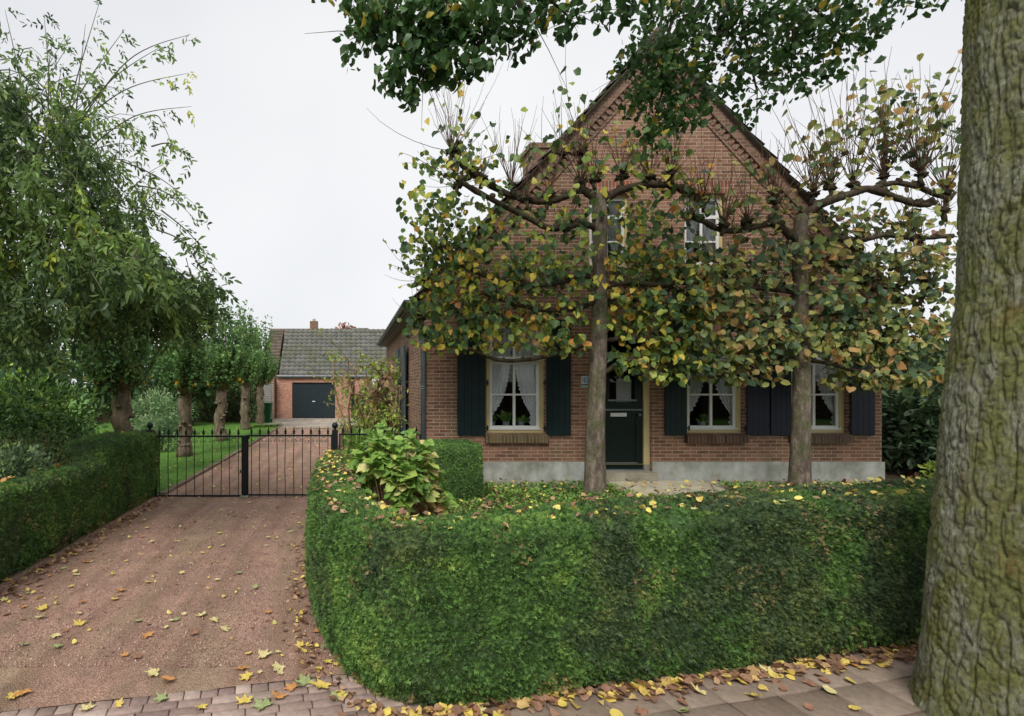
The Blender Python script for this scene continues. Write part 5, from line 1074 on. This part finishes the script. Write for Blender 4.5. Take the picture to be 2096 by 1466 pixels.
backtree('russet_tree', 'russet leafed tree whose top shows above the garage roof', -.6, 47, 1.9, 7.6, 1500, M_l_rust, size=.24)
hb = [(-11.5, 26.6, 2.1, 1.0), (-8, 26.7, 2.05, 1.0), (-5.0, 26.9, 2.05, 1.0)]
def bighedge(name, label, x0, x1, y, h, n):
    t = thing(name, label, 'hedge', ((x0+x1)/2, y, 0)); mb = MB(); mb.box(x0+.1, x1-.1, y+.1, y+.9, 0, h-.12); mb.build('inner_growth', M_soil, t)
    P = np.stack([x0+(x1-x0)*rng.random(n), y+rng.random(n)**2*1.0, h*rng.random(n)**.8], 1); D = nrm(rdir(n)+[0, -.8, 0]); leafobj('foliage', T_oval, P, D, rdir(n)+[0, -1, .4], .1+.08*rng.random(n), .1+.8*(fbm(P*2, 3)-.2)+rng.normal(0, .12, n), M_l_laurel, t)
bighedge('tall_hedge', 'tall dark clipped hedge closing the lawn behind the pollard trunks', -13.5, -4.95, 26.6, 2.05, 13000)
pe = MB(); pe.tube([(9.7, 8.45, .33), (10.1, 8.1, .33), (10.6, 7.6, .33)], .03, 8); tag(pe.build('edging_pipe', M_zinc, None, True, loc=(9.7, 8.45, .33)), 'grey curved edging tube lying at the right corner of the house', 'edging')

# ================================================================= FALLEN LEAVES
def leafmesh(kind, seed):
    rs = random.Random(seed); pts = []; 
    if kind == 'maple':
        lobes = [(0, 1.0), (50, .92), (-50, .92), (108, .66), (-108, .66)]; ang = []
        for a, l in sorted(lobes, key=lambda q: -q[0]):
            l *= rs.uniform(.85, 1.1); ang += [(a+20, l*.66), (a+13, l*.64), (a+9, l*.84), (a+5, l*.82), (a, l), (a-5, l*.80), (a-9, l*.84), (a-13, l*.62), (a-20, l*.62)]
            ang.append((a-26, .46))
        ang = [q for q in ang if -140 < q[0] < 140]; pts = [(math.sin(R(a))*l, math.cos(R(a))*l) for a, l in ang]; pts.append((0, -.12))
    else:
        for a in range(150, -151, -25): l = .52*(1+.25*math.cos(R(a)))*rs.uniform(.92, 1.06); pts.append((math.sin(R(a))*l*.95, math.cos(R(a))*l+.12))
        pts.append((0, -.32))
    cu_ = rs.uniform(.0, .55); tw_ = rs.uniform(-.5, .5); V = [(0, 0, .04)]
    for x, y in pts: rr_ = math.hypot(x, y); V.append((x*.5, y*.5, .03+rs.uniform(-.015, .02))); 
    n_ = len(pts)
    for x, y in pts: rr_ = math.hypot(x, y); V.append((x, y, max(.01, cu_*rr_*rr_*.6+tw_*x*y*.5+.04+rs.uniform(-.05, .07))))
    Fc = []
    for i in range(n_): j = (i+1) % n_; Fc.append((0, 1+j, 1+i)); Fc.append((1+i, 1+j, 1+n_+j, 1+n_+i))
    # stalk
    k = len(V); V += [(-.012, -.1, .03), (.012, -.1, .03), (.05, -.62, .02), (.03, -.62, .02)]; Fc.append((k, k+1, k+2, k+3))
    me = bpy.data.meshes.new('fallen_leaf'); me.from_pydata(V, [], Fc); me.update(); return me
LM = {}
for kd in ('maple', 'lime'):
    for s_ in range(5):
        base = leafmesh(kd, s_*13+3)
        for cn in M_fall: me = base.copy(); me.materials.append(M_fall[cn]); LM[(kd, s_, cn)] = me
def drop(x, y, z, size, kd, cn, label, group, tilt=.12):
    o = bpy.data.objects.new('fallen_leaf', LM[(kd, random.randrange(5), cn)]); C.objects.link(o); o.location = (x, y, z); o.rotation_euler = (random.gauss(0, tilt), random.gauss(0, tilt), random.uniform(0, 6.28)); o.scale = (size,)*3
    if label is None:
        ad_ = [w_ for w_, c_ in (('large', size > .066), ('small', size < .045)) if c_]; kn_ = 'maple leaf' if kd == 'maple' else 'rounded leaf'
        if y > 6.6: pl_ = 'on the gravel just in front of the ' + ('left gate leaf' if x < -1.9 else 'right gate leaf')
        elif y > 4.7: pl_ = 'on the gravel ' + ('beside the left hedge' if x < -2.6 else 'in the middle of the drive' if x < -1.5 else 'beside the curved hedge')
        elif y > 3.54+.195*x: pl_ = 'on the nearest gravel ' + ('at the left edge' if x < -2.0 else 'in the middle of the drive' if x < -1 else 'near the hedge corner')
        else: pl_ = 'on the brick paving ' + ('at the bottom left' if x < -1.2 else 'below the hedge corner')
        label = ' '.join(ad_+[gl[cn], kn_, pl_])
    tag(o, label, 'leaf', group)
def cpick(w_): return random.choices(['yellow', 'pale', 'orange', 'brown', 'green'], w_)[0]
gl = {'yellow': 'yellow', 'pale': 'pale yellow', 'orange': 'orange', 'brown': 'brown', 'green': 'greenish'}
def gpt(px, py): Y = 2*F_PX/(py-CY); return ((px-CX)/F_PX*Y, Y)
known = [(318, 1382, .085, 'pale'), (300, 1302, .075, 'orange'), (345, 1393, .08, 'orange'), (88, 1250, .075, 'yellow'), (108, 1305, .07, 'pale'), (120, 1327, .06, 'green'), (45, 1322, .06, 'green'), (165, 1235, .06, 'orange'), (45, 1245, .05, 'orange'), (175, 1152, .06, 'orange'), (160, 1282, .07, 'yellow'),
         (415, 1262, .07, 'pale'), (442, 1272, .07, 'pale'), (456, 1290, .07, 'pale'), (360, 1272, .055, 'green'), (550, 1255, .06, 'orange'), (535, 1345, .09, 'pale'), (572, 1368, .08, 'pale'), (508, 1390, .075, 'yellow'), (492, 1373, .07, 'orange'), (255, 1345, .05, 'orange'), (280, 1350, .06, 'brown'), (15, 1190, .07, 'yellow'), (250, 1210, .07, 'orange'), (235, 1228, .06, 'yellow'),
         (565, 1430, .09, 'orange'), (600, 1412, .08, 'orange'), (660, 1405, .1, 'yellow'), (625, 1402, .09, 'green'), (540, 1450, .1, 'green'), (500, 1442, .08, 'yellow'), (690, 1425, .08, 'green'), (335, 1432, .08, 'green'), (180, 1455, .07, 'pale'), (45, 1420, .08, 'orange'), (20, 1430, .07, 'yellow'), (240, 1446, .05, 'yellow'), (410, 1450, .06, 'yellow'), (615, 1325, .06, 'yellow'), (645, 1295, .05, 'orange'), (160, 1115, .06, 'yellow'), (110, 1140, .06, 'yellow'), (290, 1100, .05, 'orange'),
         (455, 1118, .045, 'pale'), (520, 1205, .055, 'green'), (415, 1133, .045, 'yellow'), (950, 1455, .13, 'yellow'), (905, 1462, .08, 'orange')]
for (px, py, sz, cn) in known:
    x, y = gpt(px, py); drop(x, y, .012, sz*1.0, 'maple', cn, None, '%s maple leaves on the drive' % gl[cn])
for k in range(115):
    u_ = random.random(); y = 3.5+5.4*u_**1.1; x = random.uniform(-3.4, .0 if y < 4 else -.55); 
    if random.random() < .35: x = -3.4+abs(random.gauss(0, .5))
    cn = cpick([3, 6, 1, 4, 1]); drop(x, y, .012, random.uniform(.025, .062), random.choice(['maple', 'maple', 'lime']), cn, None, '%s leaves on the gravel' % gl[cn])
for k in range(58):
    u_ = random.uniform(.2, 4.3); nn_ = 2.93-abs(random.gauss(0, .16)) if random.random() < .8 else random.uniform(2.0, 2.9); x, y = un(u_, nn_); cn = cpick([5, 2, 1, 4, 1]); drop(x, y, .018, random.uniform(.04, .075), random.choice(['lime', 'lime', 'maple']), cn, '%s leaf on the pavement %s the front hedge, %s' % (gl[cn], 'against' if nn_ > 2.82 else 'off', 'by the brick paving' if u_ < 1.3 else 'below the left lime tree' if u_ < 2.5 else 'below the right lime tree' if u_ < 3.5 else 'near the big trunk'), '%s leaves on the pavement' % gl[cn], .25)
hw = hp[:, 3]; tn = nrm(np.gradient(hp[:, :2], axis=0)); nl_ = np.stack([-tn[:, 1], tn[:, 0]], 1)
for k in range(70):
    i = random.randrange(int(len(hp)*.75)) if random.random() < .5 else random.randrange(int(len(hp)*.3)); f = random.uniform(.05, .95); p = hp[i, :2]+nl_[i]*hw[i]*f; 
    if p[0] > 5: continue
    cn = cpick([4, 4, 1.5, 3, 1.5]); drop(p[0], p[1], hp[i, 2]+.03, random.uniform(.03, .052), random.choice(['lime', 'lime', 'maple']), cn, '%s leaf on the front hedge top, %s, %s' % (gl[cn], 'outer edge' if f < .35 else 'inner edge' if f > .65 else 'middle', 'above the drive near the gate' if p[1] > 5.6 else 'above the drive side' if p[1] > 4 else 'at the corner curve' if p[0] < .6 else 'in front of the ground cover' if p[0] < 1.7 else 'in front of the door' if p[0] < 2.7 else 'towards the big trunk'), '%s leaves on the front hedge' % gl[cn], .3)
for k in range(9):
    y = random.uniform(5.2, 9.1); cn = cpick([2, 1, 5, 2, 0]); x = -3.5-random.uniform(.05, .4); drop(x, y, (1.17 if y > 7.6 else .985), random.uniform(.035, .06), 'lime', cn, 'fallen %s leaf resting on top of the left hedge' % gl[cn], '%s leaves on the left hedge' % gl[cn], .3)
# countless small litter
def litter(name, label, P, size, tmin=0., tmax=1., tilt=.5):
    n_ = len(P); D = nrm(np.stack([rng.normal(0, 1, n_), rng.normal(0, 1, n_), rng.normal(0, tilt*.5, n_)], 1)); N = rdir(n_)*tilt+[0, 0, 1]
    tag(leafobj(name, T_round, P, D, N, size*(.5+.8*rng.random(n_)), tmin+(tmax-tmin)*rng.random(n_), M_l_fall), label, 'leaf litter', kind='stuff')
n = 900; x = .6+8.6*rng.random(n); y = 5.2+3.4*rng.random(n); litter('garden_leaf_litter', 'brown and yellow leaf litter over the front garden ground cover', np.stack([x, y, .37+.05*rng.random(n)], 1), .06, 0, .95, .7)
n = 620; u_ = .1+5.0*rng.random(n); v_ = 2.97-np.abs(rng.normal(0, .075, n)); litter('hedge_foot_litter', 'drift of brown and yellow leaves along the foot of the front hedge', np.array([(*un(a, b), .015+.02*rng.random()) for a, b in zip(u_, v_)]), .06, 0, .75)
n = 420; y = 3.6+5.4*rng.random(n); litter('left_hedge_litter', 'thin drift of dead leaves along the foot of the left hedge', np.stack([-3.38+np.abs(rng.normal(0, .12, n)), y, .015+.015*rng.random(n)], 1), .05, 0, .6)
n = 260; t_ = rng.random(n); idx = (t_*len(hp)*.4).astype(int); litter('drive_edge_litter', 'dead leaves along the drive side foot of the curved hedge', np.stack([hp[idx, 0]-.04-np.abs(rng.normal(0, .1, n)), hp[idx, 1]-.05, .012+.015*rng.random(n)], 1), .045, 0, .8)
n = 500; y = 9.4+14*rng.random(n)**1.2; litter('lawn_litter', 'scattered small leaves on the lawn and the drive beyond the gate', np.stack([-.6-5.5*rng.random(n), y, .04+.01*rng.random(n)], 1), .05, .1, 1)
# ================================================================= ACROSS THE ROAD (behind the camera, seen in the window panes)
for k, x in enumerate((-16, -6, 5, 16)):
    backtree('roadside_tree', ['green tree across the road, mirrored far left in the panes', 'green tree across the road facing the driveway', 'green tree across the road facing the house', 'green tree across the road, farthest right'][k], x, -15-(k % 2)*2, 3.6, 8.5, 1500, M_l_back, size=.4)
bighedge('roadside_hedge', 'tall green hedge lining the far side of the road', -40, 40, -12.5, 2.2, 16000)
bighedge('boundary_hedge', 'dark green hedge far right beyond the evergreen bushes', 15, 30, 14, 3.0, 9000)

# loose gravel on the near drive
T_peb = T([(0, 0, .5), (.5, .0, .1), (0, .6, 0), (-.55, 0, .05), (0, -.5, 0)], [(0, 1, 2), (0, 2, 3), (0, 3, 4), (0, 4, 1)])
n = 16000; y = 3.62+4.5*rng.random(n)**1.5; x = -3.6+3.5*rng.random(n); kp = y > 3.56+.1945*x; x, y = x[kp], y[kp]; n = len(x)
tag(leafobj('loose_gravel', T_peb, np.stack([x, y, np.full(n, -.002)+.006*rng.random(n)], 1), nrm(np.stack([rng.normal(0, 1, n), rng.normal(0, 1, n), 0*x], 1)), np.tile([0, 0, 1.], (n, 1)), .006+.010*rng.random(n)**2, rng.random(n),
    leafmat('gravel_stones', [(0, lin(104, 76, 68)), (.5, lin(146, 112, 98)), (.9, lin(176, 144, 128)), (1, lin(200, 182, 168))], .0, .9, .2, gain=1.), None), 'loose reddish gravel stones strewn over the near part of the drive', 'gravel', kind='stuff')

n = 560; i_ = (rng.random(n)**1.6*len(hp)*.8).astype(int); f_ = .06+.88*rng.random(n); pp_ = hp[i_, :2]+nl_[i_]*(hw[i_]*f_)[:, None]
litter('hedge_top_litter', 'thin scatter of pale and brown leaves along the top of the curved hedge', np.concatenate([pp_, (hp[i_, 2]+.02+.015*rng.random(n))[:, None]], 1), .042, 0, .95, .8)

n = 260; y = 3.9+5.2*rng.random(n); x = -3.4+3.0*rng.random(n)**1.2; litter('drive_litter', 'small curled leaf scraps scattered over the gravel drive', np.stack([x, y, .014+.01*rng.random(n)], 1), .034, 0, 1)
